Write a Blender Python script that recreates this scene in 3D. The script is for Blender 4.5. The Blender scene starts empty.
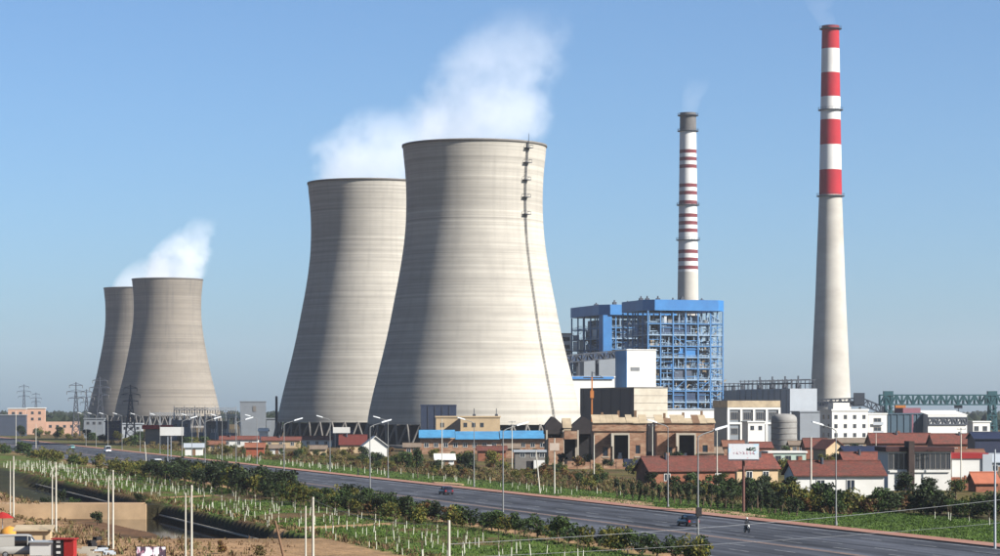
import bpy, bmesh, math, random
from mathutils import Vector, Matrix, noise

# ------------------------------------------------------------------ camera
S = bpy.context.scene
COL = S.collection
F, HC, YH = 2600.0, 15.0, 408.0          # focal length in photo pixels, eye height, horizon row
cam = bpy.data.cameras.new('camera'); camo = bpy.data.objects.new('camera', cam); COL.objects.link(camo)
camo.location = (0, 0, HC); camo.rotation_euler = (math.radians(90), 0, 0)
cam.sensor_width = 36; cam.lens = 36 * F / 1000; cam.shift_y = (YH - 278) / 1000
cam.clip_start = 1; cam.clip_end = 60000
S.camera = camo
# ------------------------------------------------------------------ sky and sun
SUN_AZ = Vector((0.885, -0.465)).normalized(); SUN_EL = math.radians(33)
w = bpy.data.worlds.new('World'); S.world = w; w.use_nodes = True
nt = w.node_tree; bgn = nt.nodes['Background']; sky = nt.nodes.new('ShaderNodeTexSky')
sky.sky_type = 'NISHITA'; sky.sun_disc = False; sky.sun_elevation = SUN_EL
sky.sun_rotation = math.atan2(SUN_AZ.x, SUN_AZ.y)
sky.air_density = 0.7; sky.dust_density = 1.25; sky.ozone_density = 3.0; sky.altitude = 0
tint = nt.nodes.new('ShaderNodeMix'); tint.data_type = 'RGBA'; tint.blend_type = 'MULTIPLY'; tint.inputs[0].default_value = 1; tint.inputs['B'].default_value = (0.84, 1.03, 1.15, 1)
nt.links.new(sky.outputs[0], tint.inputs['A']); nt.links.new(tint.outputs['Result'], bgn.inputs[0]); bgn.inputs[1].default_value = 0.050
sl = bpy.data.lights.new('sun', 'SUN'); so = bpy.data.objects.new('sun', sl); COL.objects.link(so)
sl.energy = 5.0; sl.angle = math.radians(0.6); sl.color = (1.0, 0.955, 0.89)
sd = Vector((SUN_AZ.x * math.cos(SUN_EL), SUN_AZ.y * math.cos(SUN_EL), math.sin(SUN_EL)))
so.rotation_euler = sd.to_track_quat('Z', 'Y').to_euler(); so.location = (100, -100, 300)
vs = S.view_settings; vs.view_transform = 'Standard'; vs.look = 'None'; vs.gamma = 1; vs.use_curve_mapping = False
vs.exposure = 1.42
HAZE = 0.000045
S.cycles.use_denoising = True; S.cycles.volume_bounces = 5; S.cycles.max_bounces = 8
S.cycles.transparent_max_bounces = 8; S.cycles.volume_max_steps = 256

# ------------------------------------------------------------------ helpers
RND = random.Random(11)
def C(r, g, b):
    f = lambda c: (c / 255 / 12.92) if c <= 10.3 else ((c / 255 + 0.055) / 1.055) ** 2.4
    k = 0.76; return (k * f(r), k * f(g), k * f(b), 1)
def gd(py): return F * HC / (py - YH)                       # distance of a ground point seen in row py
def at(px, D, z=0): return Vector(((px - 500) * D / F, D, z))
def gp(px, py, z=0): return at(px, gd(py), z)
def zt(py, D): return HC + (YH - py) * D / F
A = math.atan(0.2963); CA, SA = math.cos(A), math.sin(A)    # the road and the plant share one grid
O = Vector((0, 458, 0))
def road(s, t, z=0): return Vector((O.x - SA * s - CA * t, O.y + CA * s - SA * t, z))
def st(P):
    x, y = P[0] - O.x, P[1] - O.y
    return (-SA * x + CA * y, -CA * x - SA * y)
def px_t(px, t):                                            # the point of the line t = const seen in column px
    r = (px - 500) / F
    D = (O.y * SA - t) / (CA * r + SA)
    return Vector((r * D, D, 0))

MATS = {}
def M(name, col, var=0.12, scale=0.5, rough=0.85, bump=0.0, metal=0.0, dirt=None, dirt_amt=0.0, rand=0.0, coords='Object', stretch=(1, 1, 1), spec=0.3, trans=0.0):
    """A procedural surface: base colour broken by two noises, optional dirt colour, optional per-object shift."""
    if name in MATS: return MATS[name]
    m = bpy.data.materials.new(name); m.use_nodes = True; t = m.node_tree; N = t.nodes; L = t.links
    b = N['Principled BSDF']; b.inputs['Roughness'].default_value = rough; b.inputs['Metallic'].default_value = metal
    b.inputs['Specular IOR Level'].default_value = spec
    tc = N.new('ShaderNodeTexCoord'); mp = N.new('ShaderNodeMapping'); mp.inputs['Scale'].default_value = stretch
    L.new(tc.outputs[coords], mp.inputs[0])
    n1 = N.new('ShaderNodeTexNoise'); n1.inputs['Scale'].default_value = scale; n1.inputs['Detail'].default_value = 6
    n1.inputs['Roughness'].default_value = 0.65; L.new(mp.outputs[0], n1.inputs['Vector'])
    mr = N.new('ShaderNodeMapRange'); mr.inputs[1].default_value = 0.3; mr.inputs[2].default_value = 0.7
    mr.inputs[3].default_value = 1 - var; mr.inputs[4].default_value = 1 + var; L.new(n1.outputs[0], mr.inputs[0])
    mu = N.new('ShaderNodeMix'); mu.data_type = 'RGBA'; mu.blend_type = 'MULTIPLY'; mu.inputs[0].default_value = 1
    mu.inputs['A'].default_value = col; L.new(mr.outputs[0], mu.inputs['B'])
    out = mu.outputs['Result']
    if rand:
        oi = N.new('ShaderNodeObjectInfo'); r2 = N.new('ShaderNodeMapRange'); r2.inputs[3].default_value = 1 - rand; r2.inputs[4].default_value = 1 + rand
        L.new(oi.outputs['Random'], r2.inputs[0]); m2 = N.new('ShaderNodeMix'); m2.data_type = 'RGBA'; m2.blend_type = 'MULTIPLY'; m2.inputs[0].default_value = 1
        L.new(out, m2.inputs['A']); L.new(r2.outputs[0], m2.inputs['B']); out = m2.outputs['Result']
    if dirt:
        n2 = N.new('ShaderNodeTexNoise'); n2.inputs['Scale'].default_value = scale * 0.31; n2.inputs['Detail'].default_value = 8
        L.new(mp.outputs[0], n2.inputs['Vector']); r3 = N.new('ShaderNodeMapRange'); r3.inputs[1].default_value = 0.45; r3.inputs[2].default_value = 0.75
        r3.inputs[4].default_value = dirt_amt; L.new(n2.outputs[0], r3.inputs[0])
        m3 = N.new('ShaderNodeMix'); m3.data_type = 'RGBA'; L.new(r3.outputs[0], m3.inputs[0]); L.new(out, m3.inputs['A']); m3.inputs['B'].default_value = dirt
        out = m3.outputs['Result']
    L.new(out, b.inputs['Base Color'])
    if bump:
        bp = N.new('ShaderNodeBump'); bp.inputs['Strength'].default_value = bump; bp.inputs['Distance'].default_value = 0.1
        L.new(n1.outputs[0], bp.inputs['Height']); L.new(bp.outputs[0], b.inputs['Normal'])
    if trans:
        tr = N.new('ShaderNodeBsdfTranslucent'); L.new(out, tr.inputs[0]); ms = N.new('ShaderNodeMixShader'); ms.inputs[0].default_value = trans
        L.new(b.outputs[0], ms.inputs[1]); L.new(tr.outputs[0], ms.inputs[2]); L.new(ms.outputs[0], N['Material Output'].inputs[0])
    MATS[name] = m
    return m

class MB:
    """Collects boxes, bars, tubes and faces into one mesh."""
    def __init__(s): s.v, s.f, s.mi, s.cur, s.smooth = [], [], [], 0, []
    def add(s, vs_, fs, sm=False):
        o = len(s.v); s.v += [tuple(p) for p in vs_]
        for f in fs: s.f.append(tuple(o + i for i in f)); s.mi.append(s.cur); s.smooth.append(sm)
        return s
    def mat(s, i): s.cur = i; return s
    def box(s, x0, x1, y0, y1, z0, z1):
        return s.add([(x0, y0, z0), (x1, y0, z0), (x1, y1, z0), (x0, y1, z0), (x0, y0, z1), (x1, y0, z1), (x1, y1, z1), (x0, y1, z1)],
                     [(0, 3, 2, 1), (4, 5, 6, 7), (0, 1, 5, 4), (1, 2, 6, 5), (2, 3, 7, 6), (3, 0, 4, 7)])
    def bar(s, p, q, a, b=None):
        b = b or a; p, q = Vector(p), Vector(q); d = (q - p).normalized()
        up = Vector((0, 0, 1)) if abs(d.z) < 0.95 else Vector((0, 1, 0))
        x = d.cross(up).normalized() * a / 2; y = d.cross(x).normalized() * b / 2
        return s.add([p - x - y, p + x - y, p + x + y, p - x + y, q - x - y, q + x - y, q + x + y, q - x + y],
                     [(0, 3, 2, 1), (4, 5, 6, 7), (0, 1, 5, 4), (1, 2, 6, 5), (2, 3, 7, 6), (3, 0, 4, 7)])
    def tube(s, p, q, r0, r1=None, n=10, cap=True):
        r1 = r0 if r1 is None else r1; p, q = Vector(p), Vector(q); d = (q - p).normalized()
        up = Vector((0, 0, 1)) if abs(d.z) < 0.95 else Vector((0, 1, 0))
        x = d.cross(up).normalized(); y = d.cross(x).normalized(); vv = []
        for c, r in ((p, r0), (q, r1)):
            vv += [c + (x * math.cos(2 * math.pi * i / n) + y * math.sin(2 * math.pi * i / n)) * r for i in range(n)]
        s.add(vv, [(i, n + i, n + (i + 1) % n, (i + 1) % n) for i in range(n)], True)
        if cap:
            s.add(vv[:n], [tuple(range(n))]); s.add(vv[n:], [tuple(reversed(range(n)))])
        return s
    def lathe(s, prof, n=48, a0=0.0, a1=2 * math.pi):
        full = abs(a1 - a0 - 2 * math.pi) < 1e-6; k = n if full else n + 1; vv = []
        for r, z in prof: vv += [(r * math.cos(a0 + (a1 - a0) * i / n), r * math.sin(a0 + (a1 - a0) * i / n), z) for i in range(k)]
        ff = [(j * k + i, j * k + (i + 1) % k, (j + 1) * k + (i + 1) % k, (j + 1) * k + i) for j in range(len(prof) - 1) for i in range(n)]
        return s.add(vv, ff, True)
    def prism(s, poly, y0, y1):                       # polygon in x,z pushed along y
        n = len(poly)
        return s.add([(x, y0, z) for x, z in poly] + [(x, y1, z) for x, z in poly],
                     [tuple(range(n)), tuple(range(2 * n - 1, n - 1, -1))] + [(i, n + i, n + (i + 1) % n, (i + 1) % n) for i in range(n)])
    def prismx(s, poly, x0, x1):                      # polygon in y,z pushed along x
        n = len(poly)
        return s.add([(x0, y, z) for y, z in poly] + [(x1, y, z) for y, z in poly],
                     [tuple(range(n - 1, -1, -1)), tuple(range(n, 2 * n))] + [(i, (i + 1) % n, n + (i + 1) % n, n + i) for i in range(n)])
    def slab(s, poly, z0, z1):                        # polygon in x,y pushed along z
        n = len(poly)
        return s.add([(x, y, z0) for x, y in poly] + [(x, y, z1) for x, y in poly],
                     [tuple(range(n - 1, -1, -1)), tuple(range(n, 2 * n))] + [(i, (i + 1) % n, n + (i + 1) % n, n + i) for i in range(n)])
    def mesh(s, name, mats):
        me = bpy.data.meshes.new(name); me.from_pydata(s.v, [], s.f)
        for m in (mats if isinstance(mats, (list, tuple)) else [mats]): me.materials.append(m)
        me.polygons.foreach_set('material_index', s.mi); me.polygons.foreach_set('use_smooth', s.smooth); me.update()
        return me
    def build(s, name, mats, parent=None, loc=None, rz=0.0, kind=None):
        return link(name, s.mesh(name, mats), parent, loc, rz, kind)
def link(name, me, parent=None, loc=None, rz=0.0, kind=None):
    o = bpy.data.objects.new(name, me); COL.objects.link(o)
    if parent is not None: o.parent = parent
    if loc is not None: o.location = loc
    if rz: o.rotation_euler = (0, 0, rz)
    if kind: o['kind'] = kind
    return o
def tag(o, label, cat, group=None):
    o['label'] = label; o['category'] = cat
    if group: o['group'] = group
    return o
def thing(name, label, cat, loc=(0, 0, 0), rz=0.0, group=None):
    o = bpy.data.objects.new(name, None); COL.objects.link(o); o.location = loc; o.rotation_euler = (0, 0, rz); o.empty_display_size = 0.5
    return tag(o, label, cat, group)
def copy_tree(o, parent=None):
    c = o.copy(); COL.objects.link(c); c.parent = parent
    for ch in o.children: copy_tree(ch, c)
    return c
def dup(o, label, loc, rz=0.0, group=None, sc=None):
    c = copy_tree(o); c['label'] = label; c.location = loc; c.rotation_euler = (0, 0, rz)
    if sc: c.scale = (sc, sc, sc) if not isinstance(sc, tuple) else sc
    if group: c['group'] = group
    return c
ORD = 'first second third fourth fifth sixth seventh eighth ninth tenth eleventh twelfth thirteenth fourteenth fifteenth'.split()

# ------------------------------------------------------------------ materials
concrete = M('concrete', C(160, 152, 138), 0.10, 0.4, dirt=C(120, 112, 100), dirt_amt=0.4)
conc_dk = M('concrete_dark', C(104, 100, 95), 0.15, 0.4)
steel = M('galvanised_steel', C(164, 168, 172), 0.1, 1.0, 0.5, metal=0.5)
steel_dk = M('dark_steel', C(52, 57, 66), 0.15, 1.0, 0.6)
pole_w = M('white_concrete_pole', C(176, 172, 160), 0.1, 1.5, dirt=C(140, 130, 115), dirt_amt=0.4)
lamp_w = M('lamp_housing', C(205, 208, 210), 0.05, 2, 0.4)
blue_p = M('blue_cladding', C(48, 108, 162), 0.10, 0.25, 0.5, dirt=C(20, 70, 130), dirt_amt=0.4)
blue_st = M('blue_steelwork', C(62, 110, 156), 0.15, 0.4, 0.6)
blue_dk = M('blue_dark_cladding', C(32, 52, 80), 0.15, 0.3, 0.6)
white_w = M('white_render', C(196, 195, 190), 0.06, 0.3, dirt=C(170, 162, 150), dirt_amt=0.35)
cream_w = M('cream_render', C(172, 150, 118), 0.10, 0.4, dirt=C(150, 130, 105), dirt_amt=0.4)
grey_w = M('grey_cladding', C(112, 118, 124), 0.08, 0.3, 0.6, dirt=C(105, 108, 112), dirt_amt=0.4)
grey_lt = M('light_grey_cladding', C(150, 156, 162), 0.06, 0.3, 0.6, dirt=C(140, 142, 145), dirt_amt=0.4)
mint_w = M('mint_render', C(156, 172, 160), 0.06, 0.4, dirt=C(140, 150, 140), dirt_amt=0.4)
pink_w = M('salmon_render', C(172, 138, 118), 0.08, 0.4, dirt=C(150, 120, 100), dirt_amt=0.3)
red_roof = M('red_tile_roof', C(98, 52, 42), 0.6, 2.2, stretch=(1, 1, 2.5), dirt=C(72, 52, 44), dirt_amt=0.9, rand=0.15)
red_wall = M('red_painted_trim', C(132, 30, 32), 0.12, 0.6)
brick_w = M('brick_wall', C(130, 96, 74), 0.45, 1.1, dirt=C(168, 142, 116), dirt_amt=0.9, stretch=(1, 1, 3))
redbrick = M('red_brick_wall', C(120, 72, 52), 0.25, 1.1, dirt=C(148, 108, 82), dirt_amt=0.5, stretch=(1, 1, 3))
plaster = M('plaster_roof', C(164, 148, 122), 0.2, 0.4, dirt=C(100, 85, 70), dirt_amt=0.8)
glass = M('window_glass', C(38, 46, 56), 0.2, 0.5, 0.12, spec=0.6)
dark = M('dark_interior', C(24, 22, 24), 0.3, 0.5)
navy = M('navy_sheet', C(28, 36, 60), 0.15, 0.4, 0.6)
teal_st = M('teal_steelwork', C(40, 76, 82), 0.15, 0.5, 0.6)
teal_w = M('teal_cladding', C(44, 66, 80), 0.12, 0.3, 0.6, dirt=C(45, 66, 80), dirt_amt=0.5)
cyan_p = M('cyan_panel', C(110, 190, 215), 0.08, 0.4)
orange_p = M('orange_paint', C(170, 104, 46), 0.1, 0.6)
wood = M('timber', C(110, 84, 62), 0.2, 1.2)
bark = M('bark', C(82, 66, 52), 0.25, 2.0)
wire_m = M('cable', C(120, 122, 126), 0.05, 1)
# ------------------------------------------------------------------ ground, canal
def smooth(a, b, x):
    x = min(1, max(0, (x - a) / (b - a))); return x * x * (3 - 2 * x)
def canal_depth(P):
    s, t = st(P); X, Y = P[0], P[1]
    wob = 1.6 * noise.noise((X * 0.05, Y * 0.05, 3.3))
    up = Y > 410
    far_bank = (79, 84) if up else (85, 94)
    d = smooth(64.6, 68.0, t + wob * 0.3) * (1 - smooth(far_bank[0], far_bank[1], t + wob))
    d *= smooth(299.5, 301.5, Y + wob * 0.3) * (1 - smooth(560, 620, Y))
    if 401.5 < Y < 410.5 and t > 66: return 0
    mud = smooth(71.5, 75.5, t + wob) if Y < 401.5 else smooth(67, 70, t + wob)
    return -(3.6 - 1.5 * mud) * d
def axis(segs):
    out = []
    for a, b, h in segs:
        n = max(1, round((b - a) / h)); out += [a + (b - a) * i / n for i in range(n)]
    return out + [segs[-1][1]]
xs = axis([(-9000, -3000, 1500), (-3000, -900, 300), (-900, -320, 60), (-320, -130, 9), (-130, -92, 2.2), (-92, -12, 0.85), (-12, 90, 2.2), (90, 320, 9), (320, 900, 60), (900, 3000, 300), (3000, 9000, 1500)])
ys = axis([(-300, 130, 50), (130, 285, 2.2), (285, 401.5, 1.0), (401.5, 410.5, 1.5), (410.5, 500, 1.4), (500, 620, 2.6), (620, 960, 6), (960, 1500, 30), (1500, 3000, 150), (3000, 9000, 1000)])
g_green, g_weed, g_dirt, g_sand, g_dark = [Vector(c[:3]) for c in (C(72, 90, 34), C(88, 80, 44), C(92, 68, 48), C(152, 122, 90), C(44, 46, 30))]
def path_off(P):                       # distance, along y, to the nearer of the two sandy paths over the sapling plots
    return min(abs(P[1] - (424 + 2 * (P[0] + 61))), abs(P[1] - (321 + 1.2 * (P[0] + 28))))
def cover(P):
    """Which ground cover grows here: mown grass, dry weeds, bare dirt or sand; canal bank shade is painted in."""
    s, t = st(P); X, Y = P[0], P[1]
    n = noise.fractal((X * 0.035, Y * 0.035, 0.5), 1.0, 2.0, 4); n2 = noise.fractal((X * 0.11, Y * 0.09, 7.5), 1.0, 2.0, 3)
    if t < 0:
        rx = 500 + F * X / max(1, Y)
        if Y < 450: t = t + 14 * smooth(830, 900, rx) * smooth(-32, -24, t)
        c = g_green.lerp(g_weed, smooth(-15, -21, t + 4 * n + 2 * n2) if False else 1 - smooth(-27, -19, t + 5 * n + 2 * n2))
        c = c.lerp(g_dirt, 0.7 * smooth(0.12, 0.5, n2 + 0.3 * n) * (1 - smooth(-19, -14, t)))
        c = c.lerp(g_dark, 0.6 * smooth(0.0, 0.5, -n) * (1 - smooth(-20, -13, t)))
        if Y > 700: c = c.lerp(g_dirt, 0.4 * smooth(700, 900, Y))
        return c
    if t < 38: return g_dirt
    c = g_green.lerp(g_weed, 0.7 * smooth(-0.05, 0.45, n2)); c = c.lerp(g_dirt, 0.75 * smooth(0.1, 0.45, n + 0.4 * n2))
    c = c.lerp(g_sand, smooth(37, 38, t) * (1 - smooth(39.5, 41, t + n2)))
    c = c.lerp(g_dirt, smooth(63.5, 66.5, t + 2.5 * n2))
    if t > 62: c = c.lerp(g_dark, (0.55 * smooth(0.05, 0.4, n2 - 0.2 * n) + 0.0) * smooth(64, 68, t)); c = c.lerp(g_dark * 0.5, 0.92 * smooth(64.2, 65.4, t) * (1 - smooth(73, 76, t)))  # the canal bank's deep shade is put into the ground colour
    if t > 64:
        c = c.lerp(g_sand, smooth(304, 299, Y) if False else (1 - smooth(298, 303, Y)) * (0.75 + 0.25 * n))
        c = c.lerp(g_sand, 0.8 * smooth(78, 86, t))
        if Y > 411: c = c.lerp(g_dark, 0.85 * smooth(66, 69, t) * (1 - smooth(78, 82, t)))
    if 401 < Y < 411 and 69 < t < 100: c = g_sand.copy()
    # bare path across the sapling plot, from the causeway to the kerb
    if 46 < t < 66.5: c = c.lerp(g_sand, 1 - smooth(2.2, 4.6, path_off(P) + 1.5 * n2))
    return c
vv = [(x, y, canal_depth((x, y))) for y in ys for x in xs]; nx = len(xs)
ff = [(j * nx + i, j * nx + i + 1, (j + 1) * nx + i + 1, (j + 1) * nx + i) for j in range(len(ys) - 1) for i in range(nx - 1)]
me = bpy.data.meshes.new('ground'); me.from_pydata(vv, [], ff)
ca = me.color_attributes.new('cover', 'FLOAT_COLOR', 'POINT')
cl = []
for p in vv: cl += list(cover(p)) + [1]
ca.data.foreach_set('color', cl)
gm = bpy.data.materials.new('ground_cover'); gm.use_nodes = True; t_ = gm.node_tree; N = t_.nodes; L = t_.links
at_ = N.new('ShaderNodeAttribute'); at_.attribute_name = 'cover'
tc = N.new('ShaderNodeTexCoord'); res = at_.outputs['Color']
for sc_, lo, hi in ((0.12, 0.75, 1.2), (0.9, 0.65, 1.3), (3.5, 0.7, 1.25)):
    n_ = N.new('ShaderNodeTexNoise'); n_.inputs['Scale'].default_value = sc_; n_.inputs['Detail'].default_value = 5; L.new(tc.outputs['Object'], n_.inputs['Vector'])
    r_ = N.new('ShaderNodeMapRange'); r_.inputs[1].default_value = 0.3; r_.inputs[2].default_value = 0.7; r_.inputs[3].default_value = lo; r_.inputs[4].default_value = hi; L.new(n_.outputs[0], r_.inputs[0])
    x_ = N.new('ShaderNodeMix'); x_.data_type = 'RGBA'; x_.blend_type = 'MULTIPLY'; x_.inputs[0].default_value = 1; L.new(res, x_.inputs['A']); L.new(r_.outputs[0], x_.inputs['B']); res = x_.outputs['Result']
bp_ = N.new('ShaderNodeBump'); bp_.inputs['Strength'].default_value = 0.7; bp_.inputs['Distance'].default_value = 0.15; L.new(n_.outputs[0], bp_.inputs['Height']); L.new(bp_.outputs[0], N['Principled BSDF'].inputs['Normal'])
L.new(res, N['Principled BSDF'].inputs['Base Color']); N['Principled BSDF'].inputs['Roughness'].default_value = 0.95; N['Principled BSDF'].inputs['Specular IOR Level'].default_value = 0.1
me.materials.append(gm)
ground = link('ground', me, kind='structure'); ground['label'] = 'flat weedy ground with grass plots, bare dirt and a sunken canal'

water_m = M('canal_water_surface', C(30, 25, 18), 0.3, 0.12, 0.05, spec=0.25)
b = MB(); pts = [road(s, t, -2.15) for s, t in ((-230, 62), (160, 62), (160, 104), (-230, 104))]
b.add(pts, [(0, 3, 2, 1)]); o = b.build('canal_water', water_m, kind='structure'); o['label'] = 'shallow brown water lying in the canal'
# causeway and canal retaining walls
b = MB(); c0, c1 = -84.5, -54.6
b.box(c0, c1, 401.0, 401.6, -3.2, 0.22); o = b.build('retaining_wall', M('stained_sandy_concrete', C(166, 140, 108), .18, .35, dirt=C(110, 88, 66), dirt_amt=.7)); tag(o, 'pale concrete retaining wall holding the causeway above the brown canal pool', 'wall')
b = MB(); b.slab([(-83, 401.62), (-56, 401.62), (-56, 410.4), (-83, 410.4)], -0.05, 0.12); o = b.build('causeway_path', M('packed_sand', C(150, 122, 90), 0.15, 0.6), kind='structure'); o['label'] = 'packed sand track over the canal causeway'
for k, (sa, sb) in enumerate(((-190, -16), (-2, 130))):
    b = MB(); pa, pb = road(sa, 66.4, -1.5), road(sb, 66.4, -1.5)
    b.bar(pa, pb, 0.22, 0.2); o = b.build('canal_kerb', concrete)
    tag(o, ['long pale concrete edging strip along the dark bank of the near canal pool', 'pale concrete edging strip on the canal bank beyond the causeway'][k], 'edging')

# ------------------------------------------------------------------ road
S0, S1 = -330, 5200
asphalt = bpy.data.materials.new('asphalt'); asphalt.use_nodes = True; t_ = asphalt.node_tree; N = t_.nodes; L = t_.links
tc = N.new('ShaderNodeTexCoord'); res = None
for k, (sc_, lo, hi) in enumerate((((0.45, 0.006, 1), 0.45, 1.8), ((0.16, 0.05, 1), 0.62, 1.45), ((2.5, 2.5, 1), 0.85, 1.15))):
    mp = N.new('ShaderNodeMapping'); mp.inputs['Scale'].default_value = sc_; L.new(tc.outputs['Object'], mp.inputs[0])
    n_ = N.new('ShaderNodeTexNoise'); n_.inputs['Scale'].default_value = 1; n_.inputs['Detail'].default_value = 4; L.new(mp.outputs[0], n_.inputs['Vector'])
    r_ = N.new('ShaderNodeMapRange'); r_.inputs[1].default_value = 0.3; r_.inputs[2].default_value = 0.7; r_.inputs[3].default_value = lo; r_.inputs[4].default_value = hi; L.new(n_.outputs[0], r_.inputs[0])
    x_ = N.new('ShaderNodeMix'); x_.data_type = 'RGBA'; x_.blend_type = 'MULTIPLY'; x_.inputs[0].default_value = 1
    if res is None: x_.inputs['A'].default_value = (0.034, 0.037, 0.045, 1)
    else: L.new(res, x_.inputs['A'])
    L.new(r_.outputs[0], x_.inputs['B']); res = x_.outputs['Result']
L.new(res, N['Principled BSDF'].inputs['Base Color']); N['Principled BSDF'].inputs['Roughness'].default_value = 0.95; N['Principled BSDF'].inputs['Specular IOR Level'].default_value = 0.06
def strip(name, x0, x1, z0, z1, mat, y0=S0, y1=S1, kind='structure'):      # in the road's own frame: x = -t, y = s
    b = MB(); ycuts = [y0] + [y for y in (-200, -100, 0, 150, 400, 900, 2000) if y0 < y < y1] + [y1]
    for a_, c_ in zip(ycuts, ycuts[1:]): b.box(x0, x1, a_, c_, z0, z1)
    return b.build(name, mat, None, O, A, kind)
r_o = strip('road', -36, 0, -0.1, 0.03, asphalt); r_o['label'] = 'wide grey asphalt road with faded lane markings'
pav = M('pink_pavers', C(140, 98, 82), 0.16, 0.7, dirt=C(150, 122, 104), dirt_amt=0.6)
p_o = strip('pavement', 0.22, 3.6, -0.1, 0.16, pav); p_o['label'] = 'pinkish paved footway on the far side of the road'
k_o = strip('kerb', 0.003, 0.217, -0.1, 0.18, M('kerb_stone', C(104, 80, 70), 0.15, 1.0)); k_o['label'] = 'stone kerb between road and far footway'
k_o = strip('kerb', -36.25, -36.003, -0.1, 0.17, M('kerb_stone_pale', C(150, 130, 106), 0.12, 1.0)); k_o['label'] = 'pale stone kerb along the near edge of the road'
mark_w = M('road_paint_white', C(128, 130, 132), 0.3, 0.8, dirt=C(62, 64, 70), dirt_amt=0.95)
mark_y = M('road_paint_centre', C(130, 106, 92), 0.25, 0.6, dirt=C(80, 72, 70), dirt_amt=0.7)
for tt, wd, mm in ((19.7, 0.16, mark_y), (20.3, 0.16, mark_y), (1.2, 0.15, mark_w), (34.8, 0.15, mark_w)):
    o = strip('lane_line', -tt - wd, -tt + wd, 0.031, 0.036, mm, S0, 2500)
for tt in (5.2, 12.4, 16.2, 24.2, 28.2):
    b = MB(); s_ = -330 + (tt * 3) % 9
    while s_ < 1500:
        b.box(-tt - 0.11, -tt + 0.11, s_, s_ + 5.5, 0.031, 0.035); s_ += 14
    o = b.build('lane_dashes', mark_w, None, O, A, 'structure')
# turning apron where the sandy track meets the road at the pavement gap
for k, (pxa, lab) in enumerate(((602, 'sandy dirt track crossing the grass verge by the upright shrubs'), (712, 'sandy bare patch of verge below the roadside billboard'), (446, 'small sandy bay in the footway beside the dark hatchback'))):
    P = px_t(pxa, -5.5); s_, t2 = st(P); b = MB(); R2 = random.Random(k)
    ln, dp = ((22, 4.5), (18, 3.5), (10, 2.0))[k]
    poly = []
    for i in range(20):
        a_ = 2 * math.pi * i / 20; rr = 0.8 + 0.3 * R2.random(); poly.append(road(s_ + ln * rr * math.cos(a_), t2 + dp * rr * math.sin(a_) - 0.5)[:2])
    b.slab(poly, -0.1, 0.05 if k < 2 else 0.165); o = b.build('dirt_patch', M('packed_sand_b', C(148, 120, 88), 0.2, 0.5), kind='structure'); o['label'] = lab

# ------------------------------------------------------------------ cooling towers
def shell_mat(name, lit, stain, amt):
    m = bpy.data.materials.new(name); m.use_nodes = True; t = m.node_tree; N = t.nodes; L = t.links; B = N['Principled BSDF']
    B.inputs['Roughness'].default_value = 0.9; B.inputs['Specular IOR Level'].default_value = 0.15
    tc = N.new('ShaderNodeTexCoord'); sp = N.new('ShaderNodeSeparateXYZ'); L.new(tc.outputs['Object'], sp.inputs[0])
    oi = N.new('ShaderNodeObjectInfo'); own = N.new('ShaderNodeMath'); own.operation = 'MULTIPLY'; own.inputs[1].default_value = 40; L.new(oi.outputs['Random'], own.inputs[0])   # each tower weathers its own way
    def noise_(scale3, lo, hi, det=4, a=0.3, b2=0.7):
        mp = N.new('ShaderNodeMapping'); mp.inputs['Scale'].default_value = scale3; L.new(tc.outputs['Object'], mp.inputs[0])
        n = N.new('ShaderNodeTexNoise'); n.noise_dimensions = '4D'; n.inputs['Scale'].default_value = 1; n.inputs['Detail'].default_value = det; L.new(mp.outputs[0], n.inputs['Vector']); L.new(own.outputs[0], n.inputs['W'])
        r = N.new('ShaderNodeMapRange'); r.inputs[1].default_value = a; r.inputs[2].default_value = b2; r.inputs[3].default_value = lo; r.inputs[4].default_value = hi; L.new(n.outputs[0], r.inputs[0]); return r.outputs[0], n.outputs[0]
    lifts, lraw = noise_((0.004, 0.004, 0.85), 0.76, 1.14, 4)          # pour lifts: thin level rings
    rings, _ = noise_((0.01, 0.01, 2.3), 0.90, 1.07, 2)
    panels, _ = noise_((0.10, 0.10, 0.5), 0.94, 1.05, 2)
    broad, _ = noise_((0.030, 0.030, 0.03), 0.91, 1.07, 6)
    streak, _ = noise_((0.55, 0.55, 0.012), 0.0, 1.0, 3, 0.48, 0.72)    # run-off streaks
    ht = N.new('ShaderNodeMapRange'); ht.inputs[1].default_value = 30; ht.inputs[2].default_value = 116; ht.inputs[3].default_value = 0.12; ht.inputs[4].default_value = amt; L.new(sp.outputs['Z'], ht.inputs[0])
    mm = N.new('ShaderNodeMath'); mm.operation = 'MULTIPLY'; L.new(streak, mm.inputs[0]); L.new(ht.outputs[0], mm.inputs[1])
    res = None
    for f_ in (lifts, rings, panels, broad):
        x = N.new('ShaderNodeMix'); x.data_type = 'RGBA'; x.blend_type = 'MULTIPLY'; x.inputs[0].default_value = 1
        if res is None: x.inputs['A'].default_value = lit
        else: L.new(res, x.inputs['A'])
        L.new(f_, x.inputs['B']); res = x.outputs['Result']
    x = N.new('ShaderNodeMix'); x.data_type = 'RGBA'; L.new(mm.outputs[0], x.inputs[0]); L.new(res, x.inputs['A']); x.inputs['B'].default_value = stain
    L.new(x.outputs['Result'], B.inputs['Base Color'])
    bp = N.new('ShaderNodeBump'); bp.inputs['Strength'].default_value = 0.35; bp.inputs['Distance'].default_value = 0.25; L.new(lraw, bp.inputs['Height']); L.new(bp.outputs[0], B.inputs['Normal'])
    return m
PROF = [(41.5, 8.8), (40.4, 14.6), (38.2, 24), (35.1, 36), (32.6, 47), (30.6, 57.7), (29.0, 65.5), (27.8, 73), (26.7, 81), (26.2, 89.7), (26.2, 97), (26.5, 104.8), (27.2, 111), (27.8, 115.2)]
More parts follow.
